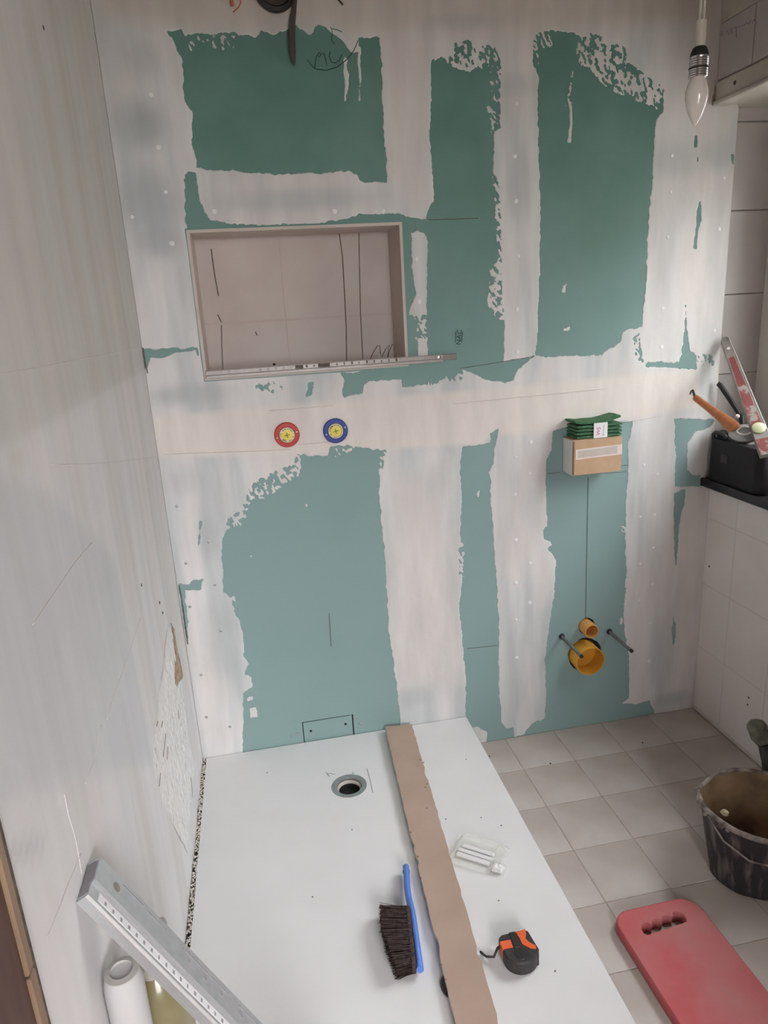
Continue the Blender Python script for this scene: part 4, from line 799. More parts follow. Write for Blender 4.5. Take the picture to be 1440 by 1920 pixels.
# ------------------------------------------------------------------ folding rule on the niche edge
RL0 = P(386,705,1,-0.012); RL1 = P(858,690,1,-0.012)
rl = thing('folding_rule', 'grey folding rule lying along the lower edge of the wall niche', 'ruler', (RL0[0], -0.012, NZ0+0.0056))
RLn = RL1[0]-RL0[0]
m = MB().cbox(0, RLn-0.045, -0.004, 0.022, 0.0, 0.009, 0.0012); m.cbox(0.0, RLn-0.045, -0.0035, 0.004, 0.009, 0.022, 0.0012); m.build('rule_leaf', M['rulegrey'], rl)
MB().cbox(RLn-0.075, RLn, 0.0045, 0.011, 0.0045, 0.021, 0.0012).build('end_leaf', M['ruleend'], rl)
MB().lathe([(0.006,0), (0.006,0.0012), (0.003,0.002)], (RLn-0.056, -0.0036, 0.014), (0,-1,0), 16).build('hinge_rivet', M['chrome'], rl, smooth='auto')
MB().box(0.0, RLn-0.045, -0.0040, -0.0030, 0.0226, 0.0232).build('edge_line', M['papergrey'], rl)
for k in range(30):
    x = 0.018+k*(RLn-0.075)/30; hgt = rng.uniform(0.005,0.008); wd = rng.uniform(0.003,0.006)
    MB().box(x, x+wd, -0.0039, -0.0034, 0.0125, 0.0125+hgt).build('printed_digit', M['greyprint'] if k < 11 or k > 24 else M['pencil'], rl)
for x0, x1 in ((0.252,0.275),(0.318,0.352)): MB().box(x0, x1, -0.0040, -0.0033, 0.0105, 0.0205).build('printed_block', M['pencil'], rl)

# ------------------------------------------------------------------ red and blue valve covers
def cover(name, px, py, mat, label, rot):
    q = P(px, py, 1, -0.003); t = thing(name, label, 'valve cover', (q[0], -0.0030, q[2]))
    rim = MB().lathe([(0.0372,0), (0.0372,0.004), (0.0350,0.0062), (0.0235,0.0062), (0.0225,0.004)], (0,0,0), (0,-1,0), 48).build('flange', mat, t, smooth='auto')
    MB().lathe([(0.0222,0.0035), (0.0222,0.0080), (0.0212,0.0088)], (0,0,0), (0,-1,0), 40).build('sticker_rim', M['palecream'], t, smooth='auto')
    hub = MB().lathe([(0.0150,0.0086), (0.0150,0.0096), (0.0135,0.0100)], (0,0,0), (0,-1,0), 36).build('hub', M['yellow'], t, smooth='auto')
    m = MB(); c, s = math.cos(rot), math.sin(rot)
    for dx, dz in ((1,0),(0,1)):
        L_, W_ = 0.0078, 0.0013
        pts = [(-L_,-W_),(L_,-W_),(L_,W_),(-L_,W_)] if dx else [(-W_,-L_),(W_,-L_),(W_,L_),(-W_,L_)]
        m.prism([(x*c-z*s, x*s+z*c) for x, z in pts], -0.0104, -0.0098, 1)
    m.build('cross_slot', M['olive'], hub)
    m = MB()
    for k in range(30):
        if rng.random() < 0.2: continue
        a_ = 2*math.pi*k/30+rot; x, z = 0.0183*math.cos(a_), 0.0183*math.sin(a_); u = (math.cos(a_), math.sin(a_)); v = (-u[1], u[0])
        l_, w_ = rng.uniform(0.0013,0.0021), 0.0011
        m.prism([(x+u[0]*l_*i+v[0]*w_*j, z+u[1]*l_*i+v[1]*w_*j) for i, j in ((-1,-1),(1,-1),(1,1),(-1,1))], -0.0092, -0.0086, 1)
    m.build('printed_ring_text', M['olive'], t)
    ra = rot+math.radians(225) if mat is M['red'] else rot+math.radians(120)
    ring = MB(); cx, cz = 0.0165*math.cos(ra), 0.0165*math.sin(ra); ring.lathe([(0.0036,0.0088), (0.0036,0.0098), (0.0022,0.0098), (0.0022,0.0088)], (cx, 0, cz), (0,-1,0), 16, False, False); ring.build('printed_circle', M['blackgap'], t)
    for a_ in (rot+0.08, rot+math.pi+0.08): MB().lathe([(0.0024,0.006), (0.0020,0.0068)], (0.0300*math.cos(a_), 0, 0.0300*math.sin(a_)), (0,-1,0), 10).build('screw', M['screw'], t)
cover('valve_cover', 538, 815, M['red'], 'round red valve cover with a yellow centre on the plastered wall', math.radians(8))
cover('valve_cover', 629, 807.5, M['blue'], 'round blue valve cover with a yellow centre on the plastered wall', math.radians(12))

# ------------------------------------------------------------------ box fixed to the wall and the scouring pads on it
BX0, BX1, BZ0, BZ1, BD = 1.243, 1.407, 0.960, 1.072, 0.075
bx = thing('cardboard_box', 'brown and white cardboard box fixed to the green wall above the toilet pipes', 'box', ((BX0+BX1)/2, -0.003, BZ0))
hw, hh = (BX1-BX0)/2, BZ1-BZ0
MB().cbox(-hw, hw-0.001, -BD+0.004, 0, 0, hh, 0.0015).build('box_body', M['cardwhite'], bx)
MB().cbox(-hw+0.004, hw, -BD, -BD+0.0045, 0.0015, hh-0.001, 0.001).build('front_panel', M['card'], bx)
MB().box(-hw+0.0005, -hw+0.0045, -BD+0.0002, -BD+0.0045, 0.003, hh-0.002).build('panel_edge', M['carddark'], bx)
MB().cbox(-hw, hw-0.001, -BD+0.002, 0, hh, hh+0.0018, 0.0006).build('top_flap', M['card'], bx)
m = MB().prism([(-hw+0.009,0.052),(hw+0.0005,0.056),(hw+0.0005,0.088),(-hw+0.009,0.084)], -BD-0.0007, -BD+0.001, 1); tp = m.build('paper_tape', M['papertape'], bx)
MB().prism([(-hw+0.016,0.0575),(hw-0.016,0.0605),(hw-0.016,0.0835),(-hw+0.016,0.0795)], -BD-0.0011, -BD-0.0004, 1).build('label', M['papergrey'], tp)
pk = thing('scouring_pads', 'bundle of green scouring pads in a white paper band on the cardboard box', 'scouring pads', ((BX0+BX1)/2-0.002, -0.003-BD/2+0.003, BZ1+0.0022))
def pad(z0, h, lx0, lx1, ly, seed, lift=0.0):
    n, k = 22, 10; u = np.linspace(0,1,n); v = np.linspace(-1,1,k); U, V = np.meshgrid(u, v, indexing='ij')
    X = lx0+(lx1-lx0)*U+(fbm(U, V, 6, 3, seed, 2)-0.5)*0.004; Y = V*ly+(fbm(U, V, 4, 6, seed+2, 2)-0.5)*0.004
    Zc = z0+lift*np.clip((U-0.55)/0.45,0,1)**1.5+lift*0.35*np.clip((0.2-U)/0.2,0,1); b = h/2*(1-0.35*np.abs(V)**4)*(1-0.3*np.abs(2*U-1)**8); wob = (fbm(U, V, 7, 5, seed+4, 2)-0.5)*0.002
    m = MB(); Tp = np.stack([X, Y, Zc+h/2+b+wob], -1); Bt = np.stack([X, Y, np.maximum(Zc+h/2-b+wob*0.3,0.0)], -1); m.grid(Tp); m.grid(Bt)
    for L_ in (Tp[:,0], Tp[:,-1], Tp[0], Tp[-1]): pass
    for Ta, Ba in ((Tp[:,0], Bt[:,0]), (Tp[:,-1], Bt[:,-1]), (Tp[0], Bt[0]), (Tp[-1], Bt[-1])): m.grid(np.stack([Ta, Ba], 0))
    return m.build('pad', M['padgreen'], pk, smooth='auto')
for k in range(4): pad(0.0006+k*0.0107, 0.0102, -0.066, 0.083+0.001*(k%2), 0.037, 500+k*10)
pad(0.0445, 0.0105, -0.072, 0.078, 0.037, 560, 0.012)
band = MB().cbox(-0.012, 0.034, -0.0395, -0.0370, -0.0, 0.0475, 0.0008).build('paper_band', M['paper'], pk)
me = text_mesh('W5', 0.017); o = link('lettering', me, M['pink'], band); o.location = (0.004, -0.0397, 0.022); o.rotation_euler = (math.pi/2, math.radians(-86), 0)
MB().box(0.0205, 0.0215, -0.0400, -0.0394, 0.010, 0.040).build('printed_line', M['greyprint'], band); MB().box(0.0175, 0.0215, -0.0400, -0.0394, 0.007, 0.010).build('printed_line', M['greyprint'], band)

# ------------------------------------------------------------------ toilet connections
def pipe(label, cx, cz, r, L_, mat, wallt=0.0028):
    t = thing('waste_pipe', label, 'pipe', (cx, 0.0, cz))
    MB().lathe([(r,-0.045), (r,L_-0.001), (r-0.0008,L_), (r-wallt,L_), (r-wallt,-0.045)], (0,0,0), (0,-1,0), 48, False, False).build('pipe_wall', mat, t, smooth='auto')
    MB().lathe([(r-wallt,-0.0110), (0.001,-0.0118)], (0,0,0), (0,-1,0), 40).build('pipe_plug', mat, t)
    return t
pipe('wide ochre waste pipe stub sticking out of the green board', BIGP[0]-0.003, BIGP[1]-0.003, 0.052, 0.052, M['pipeyellow'])
pipe('narrow peach flush pipe stub above the wide ochre one', SMALLP[0]-0.002, SMALLP[1]-0.001, 0.0250, 0.046, M['pipepeach'])
for px, py, L_, side in ((1053,1193,0.150,'left'),(1142,1184,0.150,'right')):
    x, z = PW(px, py)
    t = thing('threaded_rod', 'grey threaded mounting rod '+('overlapping the wide ochre pipe' if side == 'left' else 'right of the ochre pipes near the plastered strip'), 'rod', (x, 0, z), group='toilet mounting rods')
    m = MB(); prof = []
    for k in range(int(L_/0.002)): prof += [(0.0060, k*0.002), (0.0052, k*0.002+0.001)]
    m.lathe(prof, (0,0,0), (0,-1,0), 14); m.build('rod', M['rod'], t, smooth=False)
    MB().lathe([(0.0105,0.0), (0.0105,0.004), (0.0085,0.007), (0.0063,0.007)], (0,0,0), (0,-1,0), 18).build('sleeve', M['black'], t, smooth='auto')
    MB().lathe([(0.0062,L_-0.001), (0.0066,L_+0.004), (0.0052,L_+0.006)], (0,0,0), (0,-1,0), 14).build('end_cap', M['black'], t, smooth='auto')

# ------------------------------------------------------------------ hanging bulb
bt_, bb_ = P(1313,76,1,-0.95), P(1301,236,1,-0.95); bu = thing('hanging_bulb', 'unlit opal candle bulb in a metal socket hanging on a thin cord', 'light bulb', (bt_[0], -0.95, bb_[2]))
dxy = Vector((bb_[0]-bt_[0], 0, bb_[2]-bt_[2])); HB = -dxy[2]; dx = -dxy[0]/HB*0.35
axd = (dx, 0, 1)
MB().lathe([(0.0006,0), (0.004,0.004), (0.009,0.013), (0.0140,0.026), (0.0172,0.040), (0.0170,0.050), (0.0145,0.060), (0.0110,0.067), (0.0100,0.070)], (-dx*HB,0,0), axd, 36).build('bulb_glass', M['opal'], bu, smooth=True)
prof = [(0.0112,0.0675)]
for k in range(9): prof += [(0.0135, 0.068+k*0.0032), (0.0142, 0.0696+k*0.0032)]
MB().lathe(prof+[(0.0138,0.0972)], (-dx*HB,0,0), axd, 36).build('ribbed_socket', M['chrome'], bu, smooth='auto')
MB().lathe([(0.0147,0.0808), (0.0147,0.0818)], (-dx*HB,0,0), axd, 36).build('socket_joint', M['blackgap'], bu)
MB().lathe([(0.0142,0.0970), (0.0135,0.1010), (0.0105,0.1085), (0.0085,0.1105)], (-dx*HB,0,0), axd, 30).build('socket_cap', M['black'], bu, smooth='auto')
MB().lathe([(0.0078,0.1095), (0.0076,0.146)], (-dx*HB,0,0), axd, 20).build('cable_sleeve', M['sleeve'], bu, smooth='auto')
zc = CEIL-bb_[2]
for s in (-1, 1): MB().tube([(-dx*HB+dx*0.14+s*0.0028,0,0.14), (-dx*HB+dx*0.2+s*0.0030,0,0.20), (0.004+s*0.003,0,zc-0.05), (0.004+s*0.003,0,zc)], 0.0021, 8).build('cord_wire', M['sleeve'], bu, smooth=True)
MB().lathe([(0.03,zc-0.02), (0.034,zc-0.001)], (0.004,0,0), (0,0,1), 24).build('ceiling_rose', M['sleeve'], bu, smooth='auto')

# ------------------------------------------------------------------ dark cable outlet, sleeve and wires at the top of the wall
q = P(515,-22,1,-0.01); ob = thing('cable_outlet', 'round black outlet ring at the top of the back wall', 'outlet', (q[0], -0.002, q[2]))
MB().lathe([(0.052,0.0), (0.054,0.006), (0.052,0.018), (0.045,0.022), (0.040,0.016), (0.038,0.004)], (0,0,0), (0,-1,0), 40, True, False).build('ring', M['black'], ob, smooth='auto')
MB().lathe([(0.039,0.006), (0.001,0.005)], (0,0,0), (0,-1,0), 32).build('inner_disc', M['darkstrap'], ob)
s0 = P(552,-8,1,-0.022); pts = [P(x, y, 1, -0.024) for x, y in ((553,-6),(551,20),(548,40),(547,70),(548,95),(550,112),(552,122))]
tag(MB().tube(pts, [0.008,0.0085,0.0105,0.0125,0.0125,0.009,0.003], 12, 0.5).build('cable_sleeve', M['darkstrap'], smooth=True), 'dark brown twisted cable sleeve hanging down from the black outlet ring', 'cable')
ww = thing('loose_wires', 'frayed orange wires sticking out left of the black outlet ring', 'wire', tuple(P(440,0,1,-0.004)))
r0 = Vector(ww.location)
for pts_, rr in (([(432,-14),(434,0),(436,11)],0.0042), ([(445,-12),(452,4),(447,14),(437,23)],0.0013), ([(428,-10),(432,2),(433,8)],0.0012)):
    MB().tube([Vector(P(x, y, 1, -0.010))-r0 for x, y in pts_], rr, 8).build('wire', M['orangewire'], ww, smooth=True)
MB().tube([Vector(P(x, y, 1, -0.004))-r0 for x, y in ((446,-12),(442,-20),(430,-14))], 0.004, 8).build('wire_root', M['darkstrap'], ww, smooth=True)
tag(MB().tube([P(x, y, 1, -0.005) for x, y in ((630,-6),(637,2),(643,9))], 0.0022, 8).build('wire_stub', M['darkstrap'], smooth=True), 'short dark wire stub right of the outlet ring at the wall top', 'wire')

# ------------------------------------------------------------------ black case on the sill
cs = thing('tool_case', 'black plastic tool case standing on the window sill', 'case', (1.748, -0.014, SILLZ+0.0004))
def rr_rect(x0, x1, y0, y1, r, n=8):
    pts = []
    for cx, cy, a0 in ((x1-r,y1-r,0),(x0+r,y1-r,math.pi/2),(x0+r,y0+r,math.pi),(x1-r,y0+r,1.5*math.pi)):
        for k in range(n+1): a_ = a0+math.pi/2*k/n; pts.append((cx+r*math.cos(a_), cy+r*math.sin(a_)))
    return pts
def loft(levels):
    m = MB(); n = len(levels[0][0]); vs = [(x,y,z) for pts, z in levels for x, y in pts]; fs = [tuple(range(n))[::-1], tuple((len(levels)-1)*n+i for i in range(n))]
    for k in range(len(levels)-1): fs += [(k*n+i, k*n+(i+1)%n, (k+1)*n+(i+1)%n, (k+1)*n+i) for i in range(n)]
    return m.add(vs, fs)
loft([(rr_rect(0.004,0.150,-0.258,0.0,0.03),0), (rr_rect(0.0,0.154,-0.262,0.0,0.032),0.01), (rr_rect(0.002,0.152,-0.258,0.0,0.032),0.128), (rr_rect(0.008,0.146,-0.250,-0.004,0.03),0.138)]).build('case_body', M['blackgloss'], cs, smooth='auto')
loft([(rr_rect(0.020,0.140,-0.160,-0.006,0.02),0.137), (rr_rect(0.022,0.138,-0.150,-0.006,0.02),0.152), (rr_rect(0.028,0.132,-0.120,-0.008,0.02),0.160)]).build('case_lid', M['blackgloss'], cs, smooth='auto')
MB().tube([(0.016,-0.012,0.128), (0.014,-0.012,0.150), (0.016,-0.020,0.157), (0.018,-0.055,0.157), (0.020,-0.066,0.150), (0.022,-0.068,0.136)], 0.0065, 10).build('handle', M['black'], cs, smooth=True)
MB().cbox(-0.0012, 0.006, -0.110, -0.075, 0.070, 0.098, 0.002).build('latch', M['black'], cs)

# ------------------------------------------------------------------ spirit level leaning in the window corner
def frame_obj(A, B, facing):
    A, B = Vector(A), Vector(B); x = (B-A).normalized(); n = Vector(facing); n = (n-x*n.dot(x)).normalized(); y = n.cross(x)
    return Matrix(((x[0],y[0],n[0],A[0]),(x[1],y[1],n[1],A[1]),(x[2],y[2],n[2],A[2]),(0,0,0,1))), (B-A).length
CASET = SILLZ+0.162
A_ = P(1357,634,1,-0.012); B_ = P(1437,846,2,SILLZ+0.138+0.014)
toc = CC-(A_+B_)/2
Mx, LL = frame_obj(A_, B_, toc+np.array([0.35,-0.3,0.5]))
lv = thing('spirit_level', 'worn red and grey spirit level leaning in the window corner', 'spirit level'); lv.matrix_world = Mx
LL += 0.015; W0, W1, TH = 0.011, 0.021, 0.009
m = MB().prism([(0.004,-W0*0.6),(0.012,-W0),(LL,-W1),(LL,W1),(0.012,W0),(0.004,W0*0.6)], -TH, TH, 2); m.build('level_body', M['levelgrey'], lv)
m = MB().prism([(0.075,-W0*0.8),(LL*0.80,-W1*0.85),(LL*0.80,W1*0.60),(0.075,W0*0.55)], TH, TH+0.0006, 2); m.build('red_paint', M['levelred'], lv)
MB().prism([(LL*0.88,-W1*0.9),(LL-0.001,-W1*0.95),(LL-0.001,W1*0.8),(LL*0.88,W1*0.7)], TH, TH+0.0006, 2).build('red_paint', M['levelred'], lv)
yb_ = 1 if (Mx.to_3x3() @ Vector((0,1,0))).dot(Vector(CR)) > 0 else -1
m = MB().prism([(0.014,yb_*(W0+0.0002)),(LL,yb_*(W1+0.0002)),(LL,yb_*(W1+0.0022)),(0.014,yb_*(W0+0.0018))], -TH*0.7, TH+0.0012, 2); m.build('bright_edge', M['leveledge'], lv)
MB().lathe([(0.0050,TH), (0.0050,TH+0.001), (0.0032,TH+0.001)], (0.052, 0, 0), (0,0,1), 16).build('hanging_hole', M['leveledge'], lv)
MB().lathe([(0.0185,TH), (0.0185,TH+0.003), (0.0165,TH+0.004), (0.004,TH+0.005)], (LL*0.80, 0, 0), (0,0,1), 28).build('round_vial', M['vial'], lv, smooth='auto')

# ------------------------------------------------------------------ hand tool with orange wooden handle
tA = P(1303,745,1,-0.050); tB = P(1381,806,2,CASET+0.036)
Mx, TLn = frame_obj(tA, tB, (-0.4,-0.6,0.8)); ht = thing('hand_tool', 'hand tool with orange wooden handle and round grey head on the black case', 'tool'); ht.matrix_world = Mx
Mi = Mx.inverted()
def loc(px, py, ax, val): return Mi @ Vector(P(px, py, ax, val))
MB().tube([(-0.002,0,0), (0.004,0,0), (TLn*0.35,0.001,0), (TLn*0.6,0.002,0), (TLn*0.82,0.001,0), (TLn*0.95,-0.001,0), (TLn,-0.002,0)], [0.008,0.0105,0.0118,0.0145,0.0195,0.0205,0.015], 16, 0.75).build('wooden_handle', M['handlewood'], ht, smooth=True)
for u in (0.80, 0.92): MB().lathe([(0.0026,0), (0.0022,0.0022)], (TLn*u, 0.003-0.006*(u-0.8)*8, 0.0125), (0,0,1), 10).build('rivet', M['carddark'], ht)
hk = [loc(1303,746,1,-0.050), loc(1301,738,1,-0.048), loc(1299,732,1,-0.044), loc(1296,734,1,-0.030), loc(1294,739,1,-0.018)]
MB().tube(hk, [0.0042,0.004,0.0038,0.0034,0.0026], 8).build('steel_hook', M['black'], ht, smooth=True)
dc = P(1396,811,2,CASET+0.030); dl = Mi @ Vector(dc); dn_ = (Mi.to_3x3() @ Vector((-0.30,-0.30,0.9))).normalized()
hdx = MB().lathe([(0.041,-0.004), (0.044,-0.003), (0.044,0.0), (0.038,0.004), (0.020,0.006)], dl, dn_, 40).build('round_head', M['toolgrey'], ht, smooth='auto')
MB().lathe([(0.0435,-0.008), (0.0465,-0.006), (0.0465,-0.0035), (0.043,-0.003)], dl, dn_, 40).build('black_rim', M['black'], hdx, smooth='auto')
MB().lathe([(0.0225,0.0055), (0.0225,0.008), (0.0180,0.009), (0.0175,0.0055)], dl, dn_, 36, False, False).build('white_ring', M['leveledge'], hdx, smooth='auto')
ar = [loc(1346,719,1,-0.020), loc(1350,722,1,-0.026), loc(1368,748,1,-0.045), loc(1384,774,1,-0.060), loc(1392,788,1,-0.070)]
MB().tube(ar, [0.0075,0.0085,0.0080,0.0070,0.0085], 10, 0.7).build('black_lever', M['black'], ht, smooth=True)
q = loc(1383,780,1,-0.085); MB().lathe([(0.0062,-0.003), (0.0066,0.0), (0.005,0.004)], q, (0,0,1), 16).build('pivot_nut', M['leveledge'], ht, smooth='auto')
MB().tube([loc(1389,776,1,-0.075), loc(1392,796,1,-0.080), loc(1386,806,1,-0.092)], [0.008,0.009,0.008], 10, 0.7).build('pivot_arm', M['black'], ht, smooth=True)

# ------------------------------------------------------------------ mortar bucket with leftovers, dirty handle
BC = (1.452, -0.742)
bk = thing('mortar_bucket', 'plaster-smeared black rubber bucket standing on the floor tiles', 'bucket', (BC[0], BC[1], 0.0008))
def wob_lathe(prof, n, amp, seed, cap0=False):
    m = MB(); A = []
    for r, h in prof:
        A.append([((r+amp*(fbm(np.array(math.cos(t)), np.array(math.sin(t)+h*9), 2.2, 2.2, seed, 2)-0.5)*2)*math.cos(t), (r+amp*(fbm(np.array(math.cos(t)), np.array(math.sin(t)+h*9), 2.2, 2.2, seed, 2)-0.5)*2)*math.sin(t), h+(0.006*math.sin(2*t+1) if h > 0.2 else 0)) for t in np.linspace(0, 2*math.pi, n+1)])
    m.grid(A)
    if cap0: m.add(A[0][:-1], [tuple(range(n))])
    return m
wob_lathe([(0.090,0.0),(0.098,0.004),(0.105,0.04),(0.112,0.09),(0.122,0.15),(0.130,0.20),(0.135,0.214)], 48, 0.004, 601, True).build('bucket_wall', M['bucketrub'], bk, smooth=True)
wob_lathe([(0.133,0.216),(0.126,0.198),(0.116,0.15),(0.106,0.10),(0.096,0.055),(0.06,0.05),(0.001,0.048)], 48, 0.004, 601).build('plaster_lining', M['bucketin'], bk, smooth=True)
wob_lathe([(0.132,0.205),(0.139,0.207),(0.142,0.214),(0.139,0.222),(0.133,0.220),(0.131,0.212)], 64, 0.005, 611).build('crusted_rim', M['bucketrim'], bk, smooth=True)
MB().tube([(-0.131,0.02,0.204),(-0.122,-0.045,0.165),(-0.085,-0.095,0.140),(-0.030,-0.118,0.128),(0.030,-0.117,0.126),(0.085,-0.090,0.130),(0.128,-0.02,0.19)], 0.0028, 8).build('wire_bail', M['bucketrim'], bk, smooth=True)
lump = rng.uniform(0.7,1.2,40); m = MB()
for k in range(30):
    t = math.radians(150)+k*0.03+rng.normal(0,0.2); s = rng.uniform(0.003,0.007); m.lathe([(s*0.6,-s), (s,0), (s*0.5,s)], (0.139*math.cos(t), 0.139*math.sin(t), 0.214+rng.normal(0,0.004)), (rng.normal(),rng.normal(),1), 6)
o = m.build('plaster_crust', M['bucketrim'], bk); o['kind'] = 'stuff'
q = P(1359,1521,2,0.176)
m = MB().prism([(-0.012,-0.006),(-0.004,-0.010),(0.009,-0.008),(0.012,0.002),(0.006,0.009),(-0.008,0.008)], -0.004, 0.005, 2, 0.8)
tag(m.build('plaster_chip', M['chip'], loc=(q[0], q[1], 0.172), rot=(0.15,0.35,0.3)), 'pale yellow plaster chip stuck inside the rim of the black bucket', 'plaster chip')
q0 = P(1416,1555,2,0.16); q1 = P(1440,1568,2,0.13)
tag(MB().tube([(BC[0]-0.045, BC[1]-0.095, 0.165), (BC[0]-0.01, BC[1]-0.085, 0.115), (BC[0]+0.02, BC[1]-0.06, 0.056)], [0.004,0.004,0.0035], 8).build('stir_stick', M['chip'], smooth=True), 'pale thin stick lying inside the plaster bucket', 'stick')
k0 = P(1421,1368,0,1.60); k1 = P(1432,1400,0,1.60)
hn = thing('dirty_tool_handle', 'dark tool handle with a crusted grey-green knob rising behind the bucket', 'tool handle', (1.60, -0.600, 0.0008))
lz = lambda p: (p[0]-1.60, p[1]+0.600, p[2])
p1, p2, p3 = lz(P(1420,1366,0,1.60)), lz(P(1433,1398,0,1.60)), lz(P(1438,1430,0,1.60))
MB().tube([p1, ((p1[0]+p2[0])/2, (p1[1]+p2[1])/2, (p1[2]+p2[2])/2), p2], [0.026,0.027,0.016], 16).build('knob_shaft', M['dirtyknob'], hn, smooth=True)
MB().lathe([(0.004,-0.024), (0.018,-0.019), (0.027,-0.004), (0.027,0.008), (0.018,0.021), (0.004,0.026)], p1, (0,0.3,1), 20).build('crusted_knob', M['dirtyknob'], hn, smooth=True)
MB().tube([p2, p3, (0.0,-0.02,0.10), (0.0,-0.005,0.0)], [0.016,0.014,0.014,0.018], 14).build('shaft', M['darkhandle'], hn, smooth=True)

# ------------------------------------------------------------------ red kneeling mat with grip slot
km = thing('kneeling_mat', 'red foam kneeling mat with a grip slot on the floor tiles', 'mat', (1.131, -0.800, 0.0008), (0,0,math.radians(0.8)))
KW, KL, KH = 0.113, 0.46, 0.030
outer = [(x, y-KL/2) for x, y in rr_rect(-KW, KW, -KL/2, KL/2, 0.045, 8)]
slot = [(-0.046,-0.062),(0.050,-0.052)]
sl = []
for t in np.linspace(0,1,9): sl.append((-0.056+0.106*t, -0.079+0.010*t))                   # straight lower edge
sl += [(0.055,-0.064),(0.058,-0.052)]
for k in range(4):                                                                         # scalloped finger edge
    cx = 0.043-0.029*k
    for t in np.linspace(0, math.pi, 5): sl.append((cx+0.0135*math.cos(t), -0.044-0.0035*k+0.0085*math.sin(t)))
sl += [(-0.062,-0.060),(-0.062,-0.072)]
import bmesh
def slab_with_slot(outer, slot, levels):
    bm = bmesh.new(); loops = []
    for z, ins in levels:
        o_ = []
        cx = sum(p[0] for p in outer)/len(outer); cy = sum(p[1] for p in outer)/len(outer)
        for x, y in outer: dx, dy = x-cx, y-cy; L_ = math.hypot(dx, dy); o_.append(bm.verts.new((x-dx/L_*ins, y-dy/L_*ins, z)))
        sx = sum(p[0] for p in slot)/len(slot); sy = sum(p[1] for p in slot)/len(slot); s_ = []
        for x, y in slot: dx, dy = x-sx, y-sy; L_ = math.hypot(dx, dy); s_.append(bm.verts.new((x+dx/L_*ins*0.5, y+dy/L_*ins*0.5, z)))
        loops.append((o_, s_))
    for (o0, s0), (o1, s1) in zip(loops, loops[1:]):
        for A, B in ((o0, o1), (s0, s1)):
            for i in range(len(A)): bm.faces.new((A[i], A[(i+1) % len(A)], B[(i+1) % len(B)], B[i]))
    for o_, s_ in (loops[0], loops[-1]):
        ed = []
        for A in (o_, s_):
            for i in range(len(A)): ed.append(bm.edges.get((A[i], A[(i+1) % len(A)])) or bm.edges.new((A[i], A[(i+1) % len(A)])))
        bmesh.ops.triangle_fill(bm, use_beauty=True, use_dissolve=False, edges=ed)
    bmesh.ops.recalc_face_normals(bm, faces=bm.faces)
    me = bpy.data.meshes.new('foam_slab'); bm.to_mesh(me); bm.free(); return me
link('foam_slab', slab_with_slot(outer, sl, [(0,0.003), (0.004,0.0), (KH-0.006,0.0), (KH-0.0015,0.002), (KH,0.006)]), M['matred'], km, smooth=True)
for p_ in km.children[0].data.polygons: p_.use_smooth = abs(p_.normal.z) < 0.9

# ------------------------------------------------------------------ aluminium straightedge leaning on the left wall
T0 = np.array([0.010, -1.2675, 0.806]); T1 = np.array([0.358, -1.2675, TRAYZ+0.011])
Mx, SL = frame_obj(T0, T1, (0.9, 0.0, 0.45)); se = thing('straightedge', 'aluminium straightedge with a printed scale leaning on the left wall', 'straightedge'); se.matrix_world = Mx
ys_ = 1 if (Mx.to_3x3() @ Vector((0,1,0)))[1] > 0 else -1          # local y toward back wall
SW, ST = 0.033, 0.011
prof = [(-SW*ys_,-ST),(SW*ys_,-ST),(SW*ys_,ST*0.2),(SW*0.92*ys_,ST),(-SW*0.25*ys_,ST),(-SW*0.40*ys_,ST*0.55),(-SW*0.95*ys_,ST*0.55),(-SW*ys_,ST*0.2)]
m = MB(); vs = [(x, y, z) for x in (0.0, SL) for y, z in prof]; n = len(prof); m.add(vs, [(i, (i+1) % n, n+(i+1) % n, n+i) for i in range(n)]+[tuple(range(n, 2*n))])
m.add([(0.0005, y*0.999, z) for y, z in prof], [tuple(range(n))]); m.build('profile', M['alu'], se)
MB().prism([(y*0.86, z*0.72-0.0004) for y, z in prof], -0.0006, 0.0004, 0).build('hollow_end', M['greyprint'], se)
sc_ = MB().box(0.018, SL-0.02, min(-SW*0.45*ys_,-SW*0.80*ys_), max(-SW*0.45*ys_,-SW*0.80*ys_), ST*0.55, ST*0.55+0.0004).build('white_scale', M['paper'], se)
for k in range(44):
    x = 0.030+k*0.0165; wd = rng.uniform(0.003,0.005); yc = -SW*0.66*ys_
    MB().box(x, x+wd, yc-0.0028, yc+0.0028, ST*0.55+0.0004, ST*0.55+0.0007).build('printed_digit', M['greyprint'], sc_)
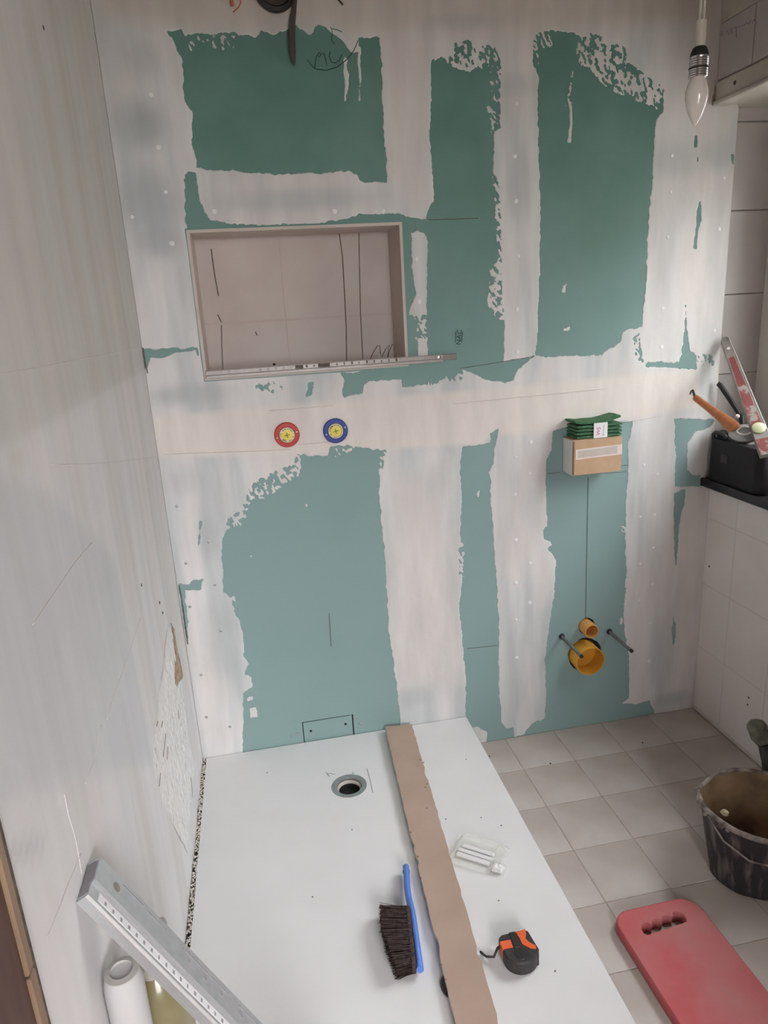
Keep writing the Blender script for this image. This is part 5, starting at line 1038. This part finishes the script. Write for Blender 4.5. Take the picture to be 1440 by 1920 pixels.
for x0, x1, yy_, w_ in ((0.05,0.095,0.70,0.0010),(0.105,0.15,0.66,0.0010),(0.19,0.30,0.62,0.0010),(0.33,0.41,0.62,0.0010),(0.44,0.52,0.62,0.0010)):
    MB().box(x0, x1, SW*yy_*ys_-w_, SW*yy_*ys_+w_, ST, ST+0.0004).build('engraved_line', M['greyprint'], se)
for x0, r_ in ((0.040,0.007),(0.205,0.0035),(0.245,0.0035),(0.285,0.0035),(0.335,0.005),(0.375,0.005)):
    MB().lathe([(r_,0), (r_,0.0005)], (x0, SW*0.30*ys_, ST), (0,0,1), 16).build('printed_mark', M['greyprint'] if r_ < 0.007 else M['levelgrey'], se)
# ------------------------------------------------------------------ bottle, white pipe and grey stub in the lower left
bo = thing('plastic_bottle', 'cloudy yellowish plastic bottle standing behind the leaning straightedge', 'bottle', (0.050, -1.200, TRAYZ+0.0004))
HBt = 0.505
MB().lathe([(0.040,0), (0.045,0.006), (0.0455,0.03), (0.0455,0.38), (0.043,0.410), (0.030,0.438), (0.021,0.452)], (0,0,0), (0,0,1), 36).build('bottle_body', M['bottle'], bo, smooth='auto')
MB().lathe([(0.021,0.451), (0.0245,0.455), (0.0245,0.462), (0.0205,0.465), (0.0190,0.490), (0.0205,0.494), (0.0205,HBt)], (0,0,0), (0,0,1), 32).build('bottle_neck', M['bottleneck'], bo, smooth='auto')
wp = thing('white_pipe', 'white plastic pipe standing against the left wall under the straightedge', 'pipe', (0.030, -1.280, TRAYZ+0.0004))
MB().lathe([(0.0262,0), (0.0262,0.500), (0.0258,0.525), (0.0225,0.541)], (0,0,0), (0,0,1), 32).build('pipe_tube', M['whitepipe'], wp, smooth='auto')
MB().lathe([(0.0225,0.5405), (0.0225,0.543), (0.0150,0.5445), (0.0145,0.536), (0.001,0.535)], (0,0,0), (0,0,1), 32, False, False).build('pipe_mouth', M['greyknob'], wp, smooth='auto')
q = P(309,1734,0,0.02)
tag(MB().lathe([(0.013,-0.001), (0.013,0.016), (0.011,0.021), (0.004,0.024)], (0.0,q[1],q[2]), (1,0,0.1), 20).build('pipe_stub', M['greyknob'], smooth='auto'), 'small grey capped pipe stub low on the left wall', 'pipe stub')
